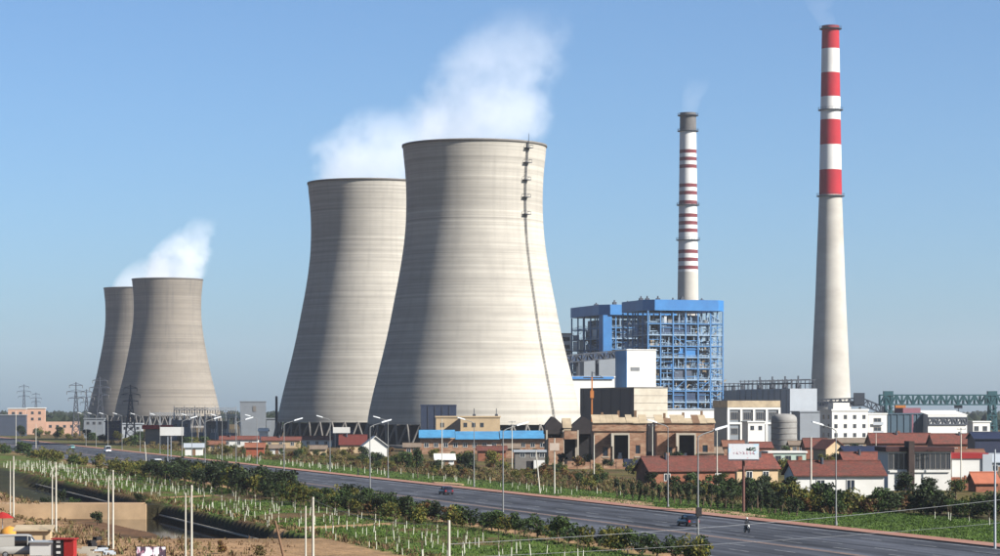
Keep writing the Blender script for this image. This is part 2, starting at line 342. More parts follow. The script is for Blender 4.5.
def prof_r(z):
    for (r0, z0), (r1, z1) in zip(PROF, PROF[1:]):
        if z <= z1: return r0 + (r1 - r0) * (z - z0) / (z1 - z0)
    return PROF[-1][0]
def fine(z):  # smoothed radius
    return sum(prof_r(min(115.2, max(8.8, z + d))) for d in (-5, -2.5, 0, 2.5, 5)) / 5
zs = [8.8 + (115.2 - 8.8) * i / 40 for i in range(41)]
def cooling_tower(px, D, label, sm, ladder=False):
    T = thing('cooling_tower', label, 'cooling tower', at(px, D), 0, 'cooling towers of the power station')
    b = MB(); b.lathe([(fine(z), z) for z in zs], 128); b.lathe([(fine(z) - 0.6, z) for z in reversed(zs)], 128); b.lathe([(fine(8.8) - 0.6, 8.8), (fine(8.8), 8.8)], 128)
    b.build('shell', sm, T)
    b = MB(); q = fine(115.2); b.lathe([(q - 1.2, 115.1), (q + 0.35, 115.1), (q + 0.35, 115.9), (q - 1.2, 115.9), (q - 1.2, 115.1)], 128); b.build('rim_walkway', conc_dk, T)
    n = 44; leg = None
    for i in range(n):
        for sgn in (-1, 1):
            a0 = 2 * math.pi * i / n; a1 = a0 + sgn * math.pi / n
            if leg is None:
                b = MB(); b.tube((43.3, 0, 0.2), (41.2 * math.cos(math.pi / n), 41.2 * math.sin(math.pi / n), 8.9), 0.42, 0.42, 8); leg = {1: b.mesh('support_column', conc_dk)}
                b = MB(); b.tube((43.3, 0, 0.2), (41.2 * math.cos(math.pi / n), -41.2 * math.sin(math.pi / n), 8.9), 0.42, 0.42, 8); leg[-1] = b.mesh('support_column', conc_dk)
            link('support_column', leg[sgn], T, None, a0)
    b = MB(); b.lathe([(45.6, -0.2), (45.6, 1.4), (45.1, 1.4), (45.1, -0.2)], 64); b.build('basin_wall', conc_dk, T)
    b = MB(); b.lathe([(37.0, -0.1), (37.5, 8.3), (0.2, 8.6)], 48); b.build('fill_pack', dark, T)
    if ladder:
        th = -math.pi / 2 + math.radians(47); ux, uy = math.cos(th), math.sin(th); b = MB()
        for z0, z1 in zip(zs, zs[1:]):
            for k in (-1, 1):
                f_ = lambda z: (ux * (fine(z) + 0.35) - uy * 0.38 * k, uy * (fine(z) + 0.35) + ux * 0.38 * k, z)
                b.bar(f_(z0), f_(z1), 0.2 if z0 > 80 else 0.11, 0.25)
        z = 9.5
        while z < 115: r = fine(z) + 0.35; b.bar((ux * r - uy * .38, uy * r + ux * .38, z), (ux * r + uy * .38, uy * r - ux * .38, z), 0.1); z += 1.2
        ld = b.build('ladder', steel_dk, T)
        for z in (88, 94.5, 101, 107.5, 113):
            b = MB(); r = fine(z)
            b.add([], []); pts = []
            for rr, ww in ((r - 0.1, -1.5), (r + 1.7, -1.5), (r + 1.7, 1.5), (r - 0.1, 1.5)): pts.append((ux * rr - uy * ww, uy * rr + ux * ww))
            b.slab(pts, z, z + 0.25)
            for (x0, y0), (x1, y1) in zip(pts, pts[1:]): b.bar((x0, y0, z + 1.2), (x1, y1, z + 1.2), 0.12)
            for x0, y0 in pts: b.bar((x0, y0, z), (x0, y0, z + 1.2), 0.12)
            b.build('platform', steel_dk, ld)
        b = MB(); r = fine(115.2) + .7; b.bar((ux * r, uy * r, 112), (ux * r, uy * r, 118.5), 0.2); b.build('lightning_rod', steel_dk, T)
    return T
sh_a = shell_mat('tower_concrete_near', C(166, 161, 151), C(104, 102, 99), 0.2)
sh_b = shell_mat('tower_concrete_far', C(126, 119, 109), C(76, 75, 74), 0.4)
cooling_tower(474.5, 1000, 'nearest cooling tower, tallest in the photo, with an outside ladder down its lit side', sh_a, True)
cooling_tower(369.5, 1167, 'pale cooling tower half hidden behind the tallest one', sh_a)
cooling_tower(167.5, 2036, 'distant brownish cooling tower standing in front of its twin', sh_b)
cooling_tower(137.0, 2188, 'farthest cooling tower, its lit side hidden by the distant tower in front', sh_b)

# ------------------------------------------------------------------ chimneys
red_b = M('chimney_red', C(150, 22, 34), 0.10, 0.2, dirt=C(120, 24, 30), dirt_amt=0.4); wht_b = M('chimney_white', C(200, 198, 194), 0.06, 0.2, dirt=C(180, 175, 170), dirt_amt=0.4)
chc = M('chimney_concrete', C(165, 161, 153), 0.07, 0.12, stretch=(1, 1, 2.2), dirt=C(124, 117, 106), dirt_amt=0.5)
red_o = M('chimney_faded_red', C(104, 46, 50), 0.2, 0.3); soot = M('sooty_concrete', C(92, 90, 88), 0.15, 0.4)
def chimney(px, D, label, rad, bands, rings, cap):
    T = thing('chimney', label, 'chimney', at(px, D))
    def rz(z):
        for (z0, r0), (z1, r1) in zip(rad, rad[1:]):
            if z <= z1: return r0 + (r1 - r0) * (z - z0) / (z1 - z0)
        return rad[-1][1]
    for z0, z1, name, mm in bands:
        n = max(1, int((z1 - z0) / 8)); b = MB(); b.lathe([(rz(z0 + (z1 - z0) * i / n), z0 + (z1 - z0) * i / n) for i in range(n + 1)], 48); b.build(name, mm, T)
    for z in rings:
        b = MB(); r = rz(z); b.lathe([(r - .02, z - .3), (r + 1.3, z - .3), (r + 1.3, z), (r - .02, z)], 32)
        for i in range(24):
            a_ = 2 * math.pi * i / 24; b.bar(((r + 1.2) * math.cos(a_), (r + 1.2) * math.sin(a_), z), ((r + 1.2) * math.cos(a_), (r + 1.2) * math.sin(a_), z + 1.1), .1)
        b.lathe([(r + 1.15, z + 1.05), (r + 1.25, z + 1.05), (r + 1.25, z + 1.15), (r + 1.15, z + 1.15), (r + 1.15, z + 1.05)], 32)
        b.build('ring_platform', steel_dk, T)
    zt_ = rad[-1][0]; b = MB(); r = rad[-1][1]; b.lathe([(r, zt_), (r - .6, zt_), (r - .8, zt_ - 14)], 40); b.build('flue_lining', soot, T)
    return T
s_ = F / 1327; zz = lambda y: 15 + (408 - y) / s_
chimney(830.5, 1327, 'tall chimney with broad red and white bands above plain concrete', [(0, 11.0), (19, 10.2), (70, 7.8), (124, 5.8), (170, 5.0), (210, 4.35)],
        [(0, zz(195), 'shaft', chc), (zz(195), zz(170), 'red_band', red_b), (zz(170), zz(145), 'white_band', wht_b), (zz(145), zz(120), 'red_band', red_b), (zz(120), zz(97), 'white_band', wht_b),
         (zz(97), zz(73), 'red_band', red_b), (zz(73), zz(49), 'white_band', wht_b), (zz(49), zz(30), 'red_band', red_b), (zz(30), 210, 'cap', M('cap_red', C(120, 40, 46), .15, .4))], [zz(110), zz(196), 208.5], None)
s2 = F / 1454; z2 = lambda y: 15 + (408 - y) / s2; bd = []; cuts = []
for y in (150, 157.5, 165, 184, 191.5, 201, 214, 221.5, 229, 250, 258, 266): cuts.append((z2(y + 3.6), z2(y)))
cuts.sort(); lo = z2(272); bd.append((0, lo, 'shaft', chc))
for a_, c_ in cuts: bd += [(lo, a_, 'white_band', wht_b), (a_, c_, 'red_stripe', red_o)]; lo = c_
bd += [(lo, z2(131), 'white_band', wht_b), (z2(131), 180, 'sooty_cap', soot)]
bd = [x for x in bd if x[1] - x[0] > 0.05]
chimney(688, 1454, 'grey-topped chimney with thin red stripes rising behind the blue boiler house', [(0, 8.6), (60, 6.1), (120, 5.2), (180, 4.5)], bd, [z2(131), z2(205), z2(240), 178.6], None)
# ------------------------------------------------------------------ building kit
WM = {}
def window_mesh(wd, ht, fr=white_w, bars=1):
    key = (round(wd, 2), round(ht, 2), fr.name, bars)
    if key not in WM:
        b = MB(); e = max(0.08, 0.07 * wd)
        b.box(-wd / 2, wd / 2, -0.09, 0.02, -ht / 2, -ht / 2 + e).box(-wd / 2, wd / 2, -0.09, 0.02, ht / 2 - e, ht / 2)
        b.box(-wd / 2, -wd / 2 + e, -0.085, 0.02, -ht / 2 + e, ht / 2 - e).box(wd / 2 - e, wd / 2, -0.085, 0.02, -ht / 2 + e, ht / 2 - e)
        for i in range(bars): x = wd * ((i + 1) / (bars + 1) - 0.5); b.box(x - e * .4, x + e * .4, -0.08, 0.02, -ht / 2 + e, ht / 2 - e)
        b.mat(1).box(-wd / 2 + e, wd / 2 - e, -0.03, 0.02, -ht / 2 + e, ht / 2 - e)
        WM[key] = b.mesh('window', [fr, glass])
    return WM[key]
def windows(T, xs_, zs_, wd, ht, fr=None, y=0.0, face='front', bars=1, name='window', skip=()):
    me = window_mesh(wd, ht, fr or white_w, bars)
    for i, x in enumerate(xs_):
        for j, z in enumerate(zs_):
            if (i, j) in skip: continue
            if face == 'front': link(name, me, T, (x, y - 0.005, z))
            else: link(name, me, T, (y - 0.005, x, z), -math.pi / 2)
def width_to(px0, px1, D, rz=A):
    X0 = (px0 - 500) * D / F; r = (px1 - 500) / F
    return (r * D - X0) / (math.cos(rz) - r * math.sin(rz))
def block(name, label, cat, px0, px1, D, L_, top, wall, rz=A, roof=None, over=0.4, bottom=0.0, roof_t=0.5, group=None):
    """A flat-roofed block whose front edge runs from column px0 to px1 at distance D; top is a photo row."""
    W = width_to(px0, px1, D, rz); H = zt(top, D)
    T = thing(name, label, cat, at(px0, D), rz, group)
    b = MB(); b.box(0, W, 0, L_, bottom, H - roof_t); b.build('wall', wall, T)
    b = MB(); b.box(-over, W + over, -over, L_ + over, H - roof_t, H); b.build('roof', roof or wall, T)
    T['_W'] = W; T['_H'] = H
    return T, W, H
def gable(name, label, cat, px0, px1, D, L_, eave, ridge, wall, roof=red_roof, rz=A, along='x', over=0.5, group=None, eave_z=None, ridge_z=None):
    W = width_to(px0, px1, D, rz); e = zt(eave, D) if eave_z is None else eave_z; r = zt(ridge, D) if ridge_z is None else ridge_z
    r = max(r, e + 0.6)
    T = thing(name, label, cat, at(px0, D), rz, group); b = MB(); th = 0.22; q = MB()
    if along == 'x':
        b.prismx([(0, -0.2), (L_, -0.2), (L_, e), (L_ / 2, r), (0, e)], 0, W)
        sl = (r - e) / (L_ / 2); o_ = over
        q.prismx([(-o_, e - o_ * sl + .02), (L_ / 2, r + .02), (L_ + o_, e - o_ * sl + .02), (L_ + o_, e - o_ * sl + th), (L_ / 2, r + th + .05), (-o_, e - o_ * sl + th)], -o_, W + o_)
        q.bar((-o_, L_ / 2, r + th + .1), (W + o_, L_ / 2, r + th + .1), 0.35, 0.25)
    else:
        b.prism([(0, -0.2), (W, -0.2), (W, e), (W / 2, r), (0, e)], 0, L_)
        sl = (r - e) / (W / 2); o_ = over
        q.prism([(-o_, e - o_ * sl + .02), (W / 2, r + .02), (W + o_, e - o_ * sl + .02), (W + o_, e - o_ * sl + th), (W / 2, r + th + .05), (-o_, e - o_ * sl + th)], -o_, L_ + o_)
    b.build('wall', wall, T); q.build('roof', roof, T)
    return T, W, e, r
def truss(b, p, q, h, n, t=0.3, up=Vector((0, 0, 1))):
    p, q = Vector(p), Vector(q); d = (q - p) / n; u = up * h
    b.bar(p, q, t * 1.3); b.bar(p + u, q + u, t * 1.3)
    for i in range(n):
        a_ = p + d * i; b.bar(a_, a_ + u, t); b.bar(a_, a_ + d + u, t) if i % 2 == 0 else b.bar(a_ + u, a_ + d, t)
    b.bar(q, q + u, t)

# ------------------------------------------------------------------ boiler houses: open blue steel frames
boil_a = M('boiler_casing', C(66, 74, 88), 0.25, 0.15, 0.6, dirt=C(60, 74, 96), dirt_amt=0.7); duct_m = M('beige_duct', C(140, 124, 102), 0.2, 0.2)
pale_st = M('pale_blue_steel', C(132, 156, 178), 0.15, 0.3, 0.6)
def boiler_house(px, D, W, L_, H, label, seed, solid_strip=False):
    R = random.Random(seed); T = thing('boiler_house', label, 'boiler house', at(px, D), A)
    ch = 4.5; e = 1.6
    b = MB(); b.slab([(-e + ch, -e), (W + e - ch, -e), (W + e, -e + ch), (W + e, L_ + e - ch), (W + e - ch, L_ + e), (-e + ch, L_ + e), (-e, L_ + e - ch), (-e, -e + ch)], H - 5.2, H)
    rf = b.build('roof', blue_p, T)
    for i in range(7):
        x, y = W * (0.1 + 0.13 * i), 3 + (L_ - 8) * R.random(); b = MB(); hh = 1.2 + 1.8 * R.random(); b.box(x - .9, x + .9, y - .9, y + .9, H, H + hh * .6).tube((x, y, H + hh * .6), (x, y, H + hh), .5, .35, 10); b.build('roof_vent', steel_dk, rf)
    b = MB(); b.box(-e, -e + 1.6, -e + 1, -e + 2.6, H, H + 1.5) if False else None
    # floors, set in from the frame, with gaps
    zf = 7.0; k = 0
    floors = []
    while zf < H - 8:
        floors.append(zf); zf += 5.4
    for k, z in enumerate(floors):
        b = MB(); b.box(0.3, W - 0.3, 0.3, L_ * 0.30, z, z + 0.3)
        if k % 3: b.box(0.3, W * 0.22, L_ * 0.30 + .01, L_ - .3, z, z + 0.3)
        else: b.box(W * 0.8, W - .3, L_ * 0.30 + .01, L_ - .3, z, z + 0.3)
        fl = b.build('floor_deck', [blue_st, pale_st, steel][k % 3], T)
        rr = MB()
        for zz_ in (0.6, 1.15): rr.bar((0.2, 0.1, z + zz_), (W - .2, 0.1, z + zz_), .10); rr.bar((0.1, 0.2, z + zz_), (0.1, L_ - .2, z + zz_), .10)
        x = 0.2
        while x < W: rr.bar((x, 0.1, z + .3), (x, 0.1, z + 1.15), .09); x += 2.2
        y = 0.2
        while y < L_: rr.bar((0.1, y, z + .3), (0.1, y, z + 1.15), .09); y += 2.4
        rr.build('railing', pale_st, fl)
    nxc, nyc = 7, 6
    cm = None
    for i in range(nxc):
        for j in range(nyc):
            if 0 < i < nxc - 1 and 0 < j < nyc - 1: continue
            if cm is None: b = MB(); b.box(-.3, .3, -.3, .3, 0, H - 5.3); cm = b.mesh('column', blue_st)
            link('column', cm, T, (W * i / (nxc - 1), L_ * j / (nyc - 1), 0))
    # level beams and diagonal bracing on the two faces seen
    for k, z in enumerate(floors):
        b = MB(); m_ = blue_st if k % 2 else pale_st
        for p_, q_ in (((0, -0.05, z), (W, -0.05, z)), ((0, L_, z), (W, L_, z)), ((-.05, 0.3, z), (-.05, L_ - .3, z)), ((W, .3, z), (W, L_ - .3, z))):
            b = MB(); b.bar(p_, q_, .35, .45); b.build('beam', m_, T)
    b = MB()
    for k in range(0, len(floors) - 1):
        z0, z1 = floors[k], floors[k + 1]
        for i in (0, 2, 4, 5):
            if R.random() < 0.25:
                x0, x1 = W * i / (nxc - 1), W * (i + 1) / (nxc - 1)
                if R.random() < .5: x0, x1 = x1, x0
                b.bar((x0, 0.2, z0), (x1, 0.2, z1), .3)
        for j in (0, 2, 4):
            if R.random() < 0.35: b.bar((0.2, L_ * j / 5, z0), (0.2, L_ * (j + 1) / 5, z1), .3)
        for i in range(nxc - 1):
            if R.random() < 0.7:
                zz_ = z0 + 1.5 + 2.6 * R.random(); b.bar((W * i / (nxc - 1), 0.25, zz_), (W * (i + 1) / (nxc - 1), 0.25, zz_), .3, .3)
    b2 = b; b = MB()
    for k in range(520):                                   # small steelwork, trays and pipe runs on the front bays
        x = W * R.random(); z = 3 + (H - 12) * R.random(); y = .3 + 2.2 * R.random(); ll = 1 + 5 * R.random()
        if R.random() < .6: b.bar((x, y, z), (min(W - .3, x + ll), y, z), .12 + .22 * R.random())
        else: b.bar((x, y, z), (x, y, min(H - 6, z + ll * 1.6)), .16 + .2 * R.random())
        y2 = L_ * R.random()
        if R.random() < .8: b.bar((.4, y2, z), (.4, min(L_ - .3, y2 + ll), z), .2)
    b2.build('bracing', blue_st, T, kind='stuff'); b.build('pipework', pale_st, T, kind='stuff')
    b = MB()
    for k in range(160): x, y, z = W * R.random(), 1 + 6 * R.random(), 3 + (H - 12) * R.random(); b.bar((x, y, z), (x + (R.random() < .5) * 3, y, z + 3.2 * R.random() + .5), .3 + .3 * R.random())
    b.build('pipework', duct_m, T, kind='stuff')
    # stair tower on the lit right bay
    b = MB(); x0 = W * 0.86; z = 0.5; s_ = 1
    while z < H - 9:
        xa, xb = (x0, x0 + 4.2) if s_ > 0 else (x0 + 4.2, x0); b.bar((xa, 0.9, z), (xb, 0.9, z + 2.7), .9, .25); b.box(x0 - .6, x0 + .2, 0.4, 1.6, z + 2.7, z + 2.9) if s_ < 0 else b.box(x0 + 4, x0 + 4.9, 0.4, 1.6, z + 2.7, z + 2.9); z += 2.7; s_ = -s_
    b.build('stair', pale_st, T)
    # boiler casing, drums, ducts, equipment on the decks
    b = MB(); b.box(W * .14, W * .80, L_ * .36, L_ * .8, 8, H - 7); b.prism([(W * .30, 8.0), (W * .72, 8.0), (W * .55, 2.5), (W * .47, 2.5)], L_ * .38, L_ * .78); b.build('boiler_casing', boil_a, T)
    b = MB(); b.tube((W * .12, L_ * .45, H - 11), (W * .9, L_ * .45, H - 11), 1.3, 1.3, 16); b.build('steam_drum', steel, T)
    for i in range(9):
        b = MB(); x = W * (.04 + .0 * i) + W * .105 * i if i > 4 else W * (.08 + .2 * i + .04 * R.random()); y = L_ * (.2 + .08 * R.random()); b.tube((x, y, 6), (x, y, H - 8), .35 + .35 * R.random(), None, 10)
        b.build('pipe', [steel, duct_m, pale_st][i % 3], T)
    for i in range(2):
        b = MB(); x = W * (.80 + .0 * i); z = 14 + 20 * i; b.box(x, x + 5.0, L_ * .34, L_ * .6, z, z + 15 - 4 * i); b.prism([(x, z), (x + 5, z), (x + 3.2, z - 4), (x + 1.8, z - 4)], L_ * .36, L_ * .58); b.build('flue_duct', duct_m, T)
    for k, z in enumerate(floors):
        for i in range(9):
            if R.random() < .85:
                w_, h_ = 1.2 + 3.2 * R.random(), 1.0 + 2.8 * R.random(); x = 1 + (W - 7) * R.random(); y = 1.2 + L_ * .16 * R.random()
                b = MB(); b.box(x, x + w_, y, y + 2, z + .302, z + .3 + h_)
                if R.random() < .5: b.tube((x + w_ / 2, y + 1, z + .3 + h_), (x + w_ / 2, y + 1, z + 4.5), .25, None, 8)
                b.build('equipment_cabinet', R.choice([steel, boil_a, duct_m, blue_p, pale_st, conc_dk, blue_dk]), T)
        if k % 2 == 0:
            b = MB(); x = W * R.random() * .5; b.box(x, x + W * (.2 + .25 * R.random()), .55, .8, z + .302, z + 4.6); b.build('cladding_panel', [blue_p, blue_dk, boil_a][k // 2 % 3], T)
    # shaded side: wall panels between some columns
    for j in range(5):
        for k in range(len(floors) - 1):
            if R.random() < (.75 if solid_strip else .5):
                b = MB(); y0 = L_ * j / 5 + .6; b.box(.55, .8, y0, y0 + L_ / 5 - 1.2, floors[k] + .35, floors[k] + (4.9 if R.random() < .5 else 2.8)); b.build('cladding_panel', R.choice([blue_dk, boil_a, blue_p, steel]), T)
    if solid_strip:
        b = MB(); b.box(-.55, 4.2, -.62, -.5, 2, H - 5.3).box(-.62, -.5, -.5, 6, 2, H - 5.3); b.build('cladding_panel', blue_p, T)
    return T
boiler_house(648, 1250, 38.5, 36.6, zt(299.5, 1250), 'large open-frame boiler house with blue roof, in front of the striped chimney', 5)
P1 = at(648, 1250) + 66 * Vector((-SA, CA, 0))
boiler_house(500 + P1.x * F / P1.y, P1.y, 38.5, 52, zt(304.5, P1.y), 'farther boiler house with blue roof and a solid blue corner strip', 9, True)

# ------------------------------------------------------------------ plant buildings in front of the boilers
T, W, H = block('transfer_house', 'white windowless transfer house with a small grey grille, below the blue boiler roof', 'building', 627, 656, 1150, 15, 349, white_w, over=0.25)
b = MB(); b.box(W * .13, W * .43, -.12, .01, H - 9.6, H - 8.0)
for i in range(4): b.box(W * .13, W * .43, -.2, -.125, H - 9.5 + .4 * i, H - 9.3 + .4 * i)
b.build('grille', M('grille_grey', C(120, 122, 124)), T)
b = MB(); b.box(-.3, -.02, 0.1, 14.9, 20, H - .6); b.build('blue_side_cladding', blue_p, T)
T, W, H = block('coal_bunker_bay', 'long white bunker bay showing a blue edge strip beside the big cooling tower', 'building', 556, 614.5, 1135, 11, 376, white_w)
b = MB(); b.box(W * .22, W * .98, -.8, -.42, H - 1.3, H - .1); b.build('blue_canopy', blue_p, T)
T, W, H = block('annex_building', 'low white annex beside the white transfer house', 'building', 641, 662, 1166, 10, 386.5, white_w)
T = thing('conveyor_gallery', 'dark enclosed conveyor gallery running up into the white transfer house', 'conveyor', at(560, 1162), A)
b = MB(); p0, p1 = Vector((0, 0, 35.0)), Vector((26.6, 0, 37.6)); truss(b, p0, p1, 3.2, 10, .35); truss(b, p0 + Vector((0, 3, 0)), p1 + Vector((0, 3, 0)), 3.2, 10, .35); b.build('truss', steel_dk, T)
b = MB(); b.prism([(0, 35.3), (26.6, 37.9), (26.6, 40.2), (0, 37.6)], .3, 2.7); b.build('gallery_casing', blue_dk, T)
for x in (2, 9, 18): b = MB(); b.bar((x, .6, 0), (x, .6, 35.1 + x * .098), .8).bar((x, 2.6, 0), (x, 2.6, 35.1 + x * .098), .8); b.build('trestle', steel_dk, T)
T, W, H = block('switch_house', 'grey-blue box house standing on the conveyor deck before the boilers', 'building', 584, 618, 1190, 8, 352.5, grey_w, roof=blue_dk)
windows(T, [W * (.1 + .16 * i) for i in range(6)], [H - 2.4], 1.2, 1.0)
T, W, H = block('service_tower', 'white service block with dark openings at the edge of the big cooling tower', 'building', 548, 571, 1340, 16, 333, white_w, roof=conc_dk)
windows(T, [W * (.55 + .16 * i) for i in range(3)], [H - 3, H - 7, H - 11.5, H - 16], 2.0, 2.2, conc_dk, bars=0)
b = MB(); b.box(W * .5, W, -1.2, -.02, H - 9.6, H - 9.0); b.build('ledge', conc_dk, T)
# the box with one dark and one lit face
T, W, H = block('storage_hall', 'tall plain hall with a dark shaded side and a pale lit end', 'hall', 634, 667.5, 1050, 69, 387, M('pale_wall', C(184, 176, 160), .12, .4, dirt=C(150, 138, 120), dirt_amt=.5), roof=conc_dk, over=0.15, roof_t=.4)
b = MB(); b.box(-.25, -.02, .3, 68.7, 1, H - .45); b.build('side_skin', M('side_shade_tone', C(46, 47, 58), .1, .2), T)  # the hall side's shade is put into this layer's dark colour
for i in range(6): b = MB(); b.box(-.45, -.26, 4 + 12 * i, 4.6 + 12 * i, 1, H - .5); b.build('pilaster', M('side_shade_tone', C(58, 60, 72)), T)
b = MB(); 
for i in range(7): b.box(.02, W - .02, -.05, -.003, 3 * i + 2.0, 3 * i + 2.12)
b.build('wall_joint', conc_dk, T)
# orange hoist on its deck
T = thing('hoist_mast', 'thin orange hoist mast rising before the dark hall side', 'hoist', at(592, 1043), 0)
b = MB(); b.bar((0, 0, 0), (0, 0, 27.5), .55); b.build('mast', orange_p, T)
b = MB(); b.bar((-3.5, 0, 27.2), (4.5, 0, 27.2), .5).bar((0, 0, 29.5), (4.2, 0, 27.4), .2).bar((0, 0, 27.5), (0, 0, 29.6), .5); b.build('jib', steel_dk, T)
b = MB(); b.box(-.7, .7, -.8, .8, 19, 22); b.build('hoist_block', orange_p, T)

# ------------------------------------------------------------------ halls right of the boiler house
T, W, H = block('pump_house', 'long low white building with a cyan panel at the boiler foot', 'building', 655, 727, 1060, 12, 408.5, white_w, roof=grey_lt)
b = MB(); b.box(W * .76, W * .99, -.5, -.02, 7.8, 10.7); b.build('cyan_panel', cyan_p, T)
windows(T, [W * (.06 + .1 * i) for i in range(7)], [9.4], 2.2, 1.5, conc_dk)
windows(T, [W * (.06 + .1 * i) for i in range(10)], [4.0], 2.2, 2.0, conc_dk)
T, W, H = block('workshop_hall', 'grey hall framed by thick white columns and beams', 'hall', 728, 779, 1010, 15, 400.5, grey_w, roof=plaster, roof_t=2.6)
for i in range(5): b = MB(); x = W * i / 4; b.box(x - .45, x + .45, -.55, -.02, 0, H - 2.7); b.build('column', white_w, T)
for z in (H - 3.5, H - 9.2):
    b = MB(); b.box(-.4, W + .4, -.6, -.57, z, z + .8); b.build('beam', white_w, T)
windows(T, [W * (.125 + .25 * i) for i in range(4)], [H - 6], 3.4, 3.2, conc_dk, bars=3); windows(T, [W * (.125 + .25 * i) for i in range(2)], [H - 12], 3.0, 2.6, conc_dk, bars=3)
T, W, H = block('gate_house', 'small white block with two dark windows before the white-framed grey hall', 'building', 748, 765, 985, 6, 421, white_w)
windows(T, [W * .25, W * .72], [H - 2.6], 1.5, 1.7, conc_dk)
T = thing('storage_silo', 'wide grey ribbed silo with a rounded top', 'silo', at(784, 905), 0)
hs = zt(413.5, 905); b = MB(); b.lathe([(4.5, 0), (4.5, hs - 2.2)], 48); b.build('shell', M('weathered_grey', C(128, 126, 122), .15, .4, dirt=C(96, 94, 92), dirt_amt=.6), T)
b = MB(); b.lathe([(4.5, hs - 2.2), (4.35, hs - 1.3), (3.7, hs - .55), (2.4, hs - .1), (0.05, hs)], 48); b.build('dome', M('weathered_grey', C(128, 126, 122)), T)
for z in range(1, int(hs - 2)): 
    if z % 2 == 0: b = MB(); b.lathe([(4.5, z), (4.6, z + .05), (4.6, z + .25), (4.5, z + .3)], 48); b.build('hoop', conc_dk, T)
# electrostatic precipitator hall: grey with slanted roofline and light end, pipework on top
T = thing('filter_hall', 'big grey filter hall with a pale end wall and roof pipe racks', 'hall', at(790, 1200), A)
Hh = zt(388.5, 1200); Wd = width_to(790, 817, 1200)
b = MB(); b.box(0, Wd, 0, 66, 0, Hh); b.build('wall', grey_lt, T)
b = MB(); b.box(-.35, -.02, .4, 65.6, 0, Hh - .3); b.build('side_skin', M('mid_grey_cladding', C(138, 146, 154), .08, .3), T)
for i in range(9): b = MB(); b.box(-.6, -.36, 3 + 7.2 * i, 3.5 + 7.2 * i, 0, Hh - .4); b.build('rib', grey_w, T)
rk = MB()
for i in range(13):
    y = 1 + 5.2 * i; rk.bar((1, y, Hh), (1, y, Hh + 4.4), .35).bar((Wd - 1, y, Hh), (Wd - 1, y, Hh + 4.4), .35).bar((.2, y, Hh + 4), (Wd - .2, y, Hh + 4), .35)
    if i % 3 == 1: rk.bar((Wd / 2, y, Hh), (Wd / 2, y, Hh + 6), .6).box(Wd / 2 - 1, Wd / 2 + 1, y - 1, y + 1, Hh, Hh + 2.2)
rk.bar((1, 1, Hh + 2.5), (1, 63.4, Hh + 2.5), .5).bar((Wd - 1, 1, Hh + 2.5), (Wd - 1, 63.4, Hh + 2.5), .5).bar((Wd - 3, 1, Hh + 4.3), (Wd - 3, 63.4, Hh + 4.3), .3)
rk.build('pipe_rack', steel_dk, T)
T = thing('filter_hall', 'lower pale grey filter hall between blue boiler house and big grey hall', 'hall', at(742, 1265), A)
Hh = zt(390, 1265); Wd = width_to(742, 754, 1265)
b = MB(); b.box(0, Wd, 0, 52, 0, Hh); b.build('wall', grey_lt, T); b = MB(); b.box(-.3, -.02, .3, 51.7, 0, Hh - .3); b.build('side_skin', grey_lt, T)
rk = MB()
for i in range(9):
    y = 1 + 6 * i; rk.bar((1, y, Hh), (1, y, Hh + 3.6), .35).bar((Wd - .6, y, Hh), (Wd - .6, y, Hh + 3.6), .35).bar((.2, y, Hh + 3.3), (Wd, y, Hh + 3.3), .3)
    if i % 2: rk.box(Wd / 2 - .8, Wd / 2 + .8, y - .8, y + .8, Hh, Hh + 2.4)
rk.bar((1, 1, Hh + 2), (1, 49, Hh + 2), .4); rk.build('pipe_rack', steel_dk, T)
# office block with rows of windows
T, W, H = block('office_block', 'white three-storey office block with rows of small dark windows', 'office block', 832, 868, 950, 11, 409, white_w, over=.3, roof_t=.7)
windows(T, [W * (.11 + .26 * i) for i in range(4)], [H - 2.9, H - 6.2, H - 9.5], 1.25, 1.5, conc_dk)
windows(T, [3, 7.5], [H - 2.9, H - 6.2, H - 9.5], 1.3, 1.5, conc_dk, face='left', y=0)
b = MB(); b.box(W * .1, W * .55, 2, 7, H, H + 2.3); b.build('roof_room', white_w, T)
T, W, H = block('stair_block', 'pale grey block with dark open balconies joined to the white office block', 'building', 868.5, 887, 956, 10, 413, white_w, over=.2)
for k, z in enumerate((H - 3, H - 6.3, H - 9.6)):
    b = MB(); b.box(W * .2, W * .75, -.9, -.02, z - 1.4, z - 1.2).box(W * .2, W * .75, -.9, -.8, z - 1.2, z - .3); b.build('balcony', grey_lt, T)
windows(T, [W * .48], [H - 2.6, H - 5.9, H - 9.2], 3.0, 1.6, conc_dk)
T, W, H = block('teal_warehouse', 'dark teal sheet-clad warehouse below the gantry crane', 'warehouse', 888, 927, 1000, 14, 413, teal_w, roof=teal_w)
for i in range(6): b = MB(); x = W * (i + .5) / 6; b.box(x - .2, x + .2, -.3, -.02, 0, H - .6); b.build('rib', teal_w, T)
b = MB(); b.box(W * .4, W * .85, .5, 8, H, H + 2.0); b.build('roof_room', M('rose_sheet', C(112, 72, 82), .1, .4), T)
b = MB(); b.box(W * .6, W * .64, -.4, -.31, 0, H - .6); b.build('downpipe', M('rose_sheet', C(150, 86, 100)), T)
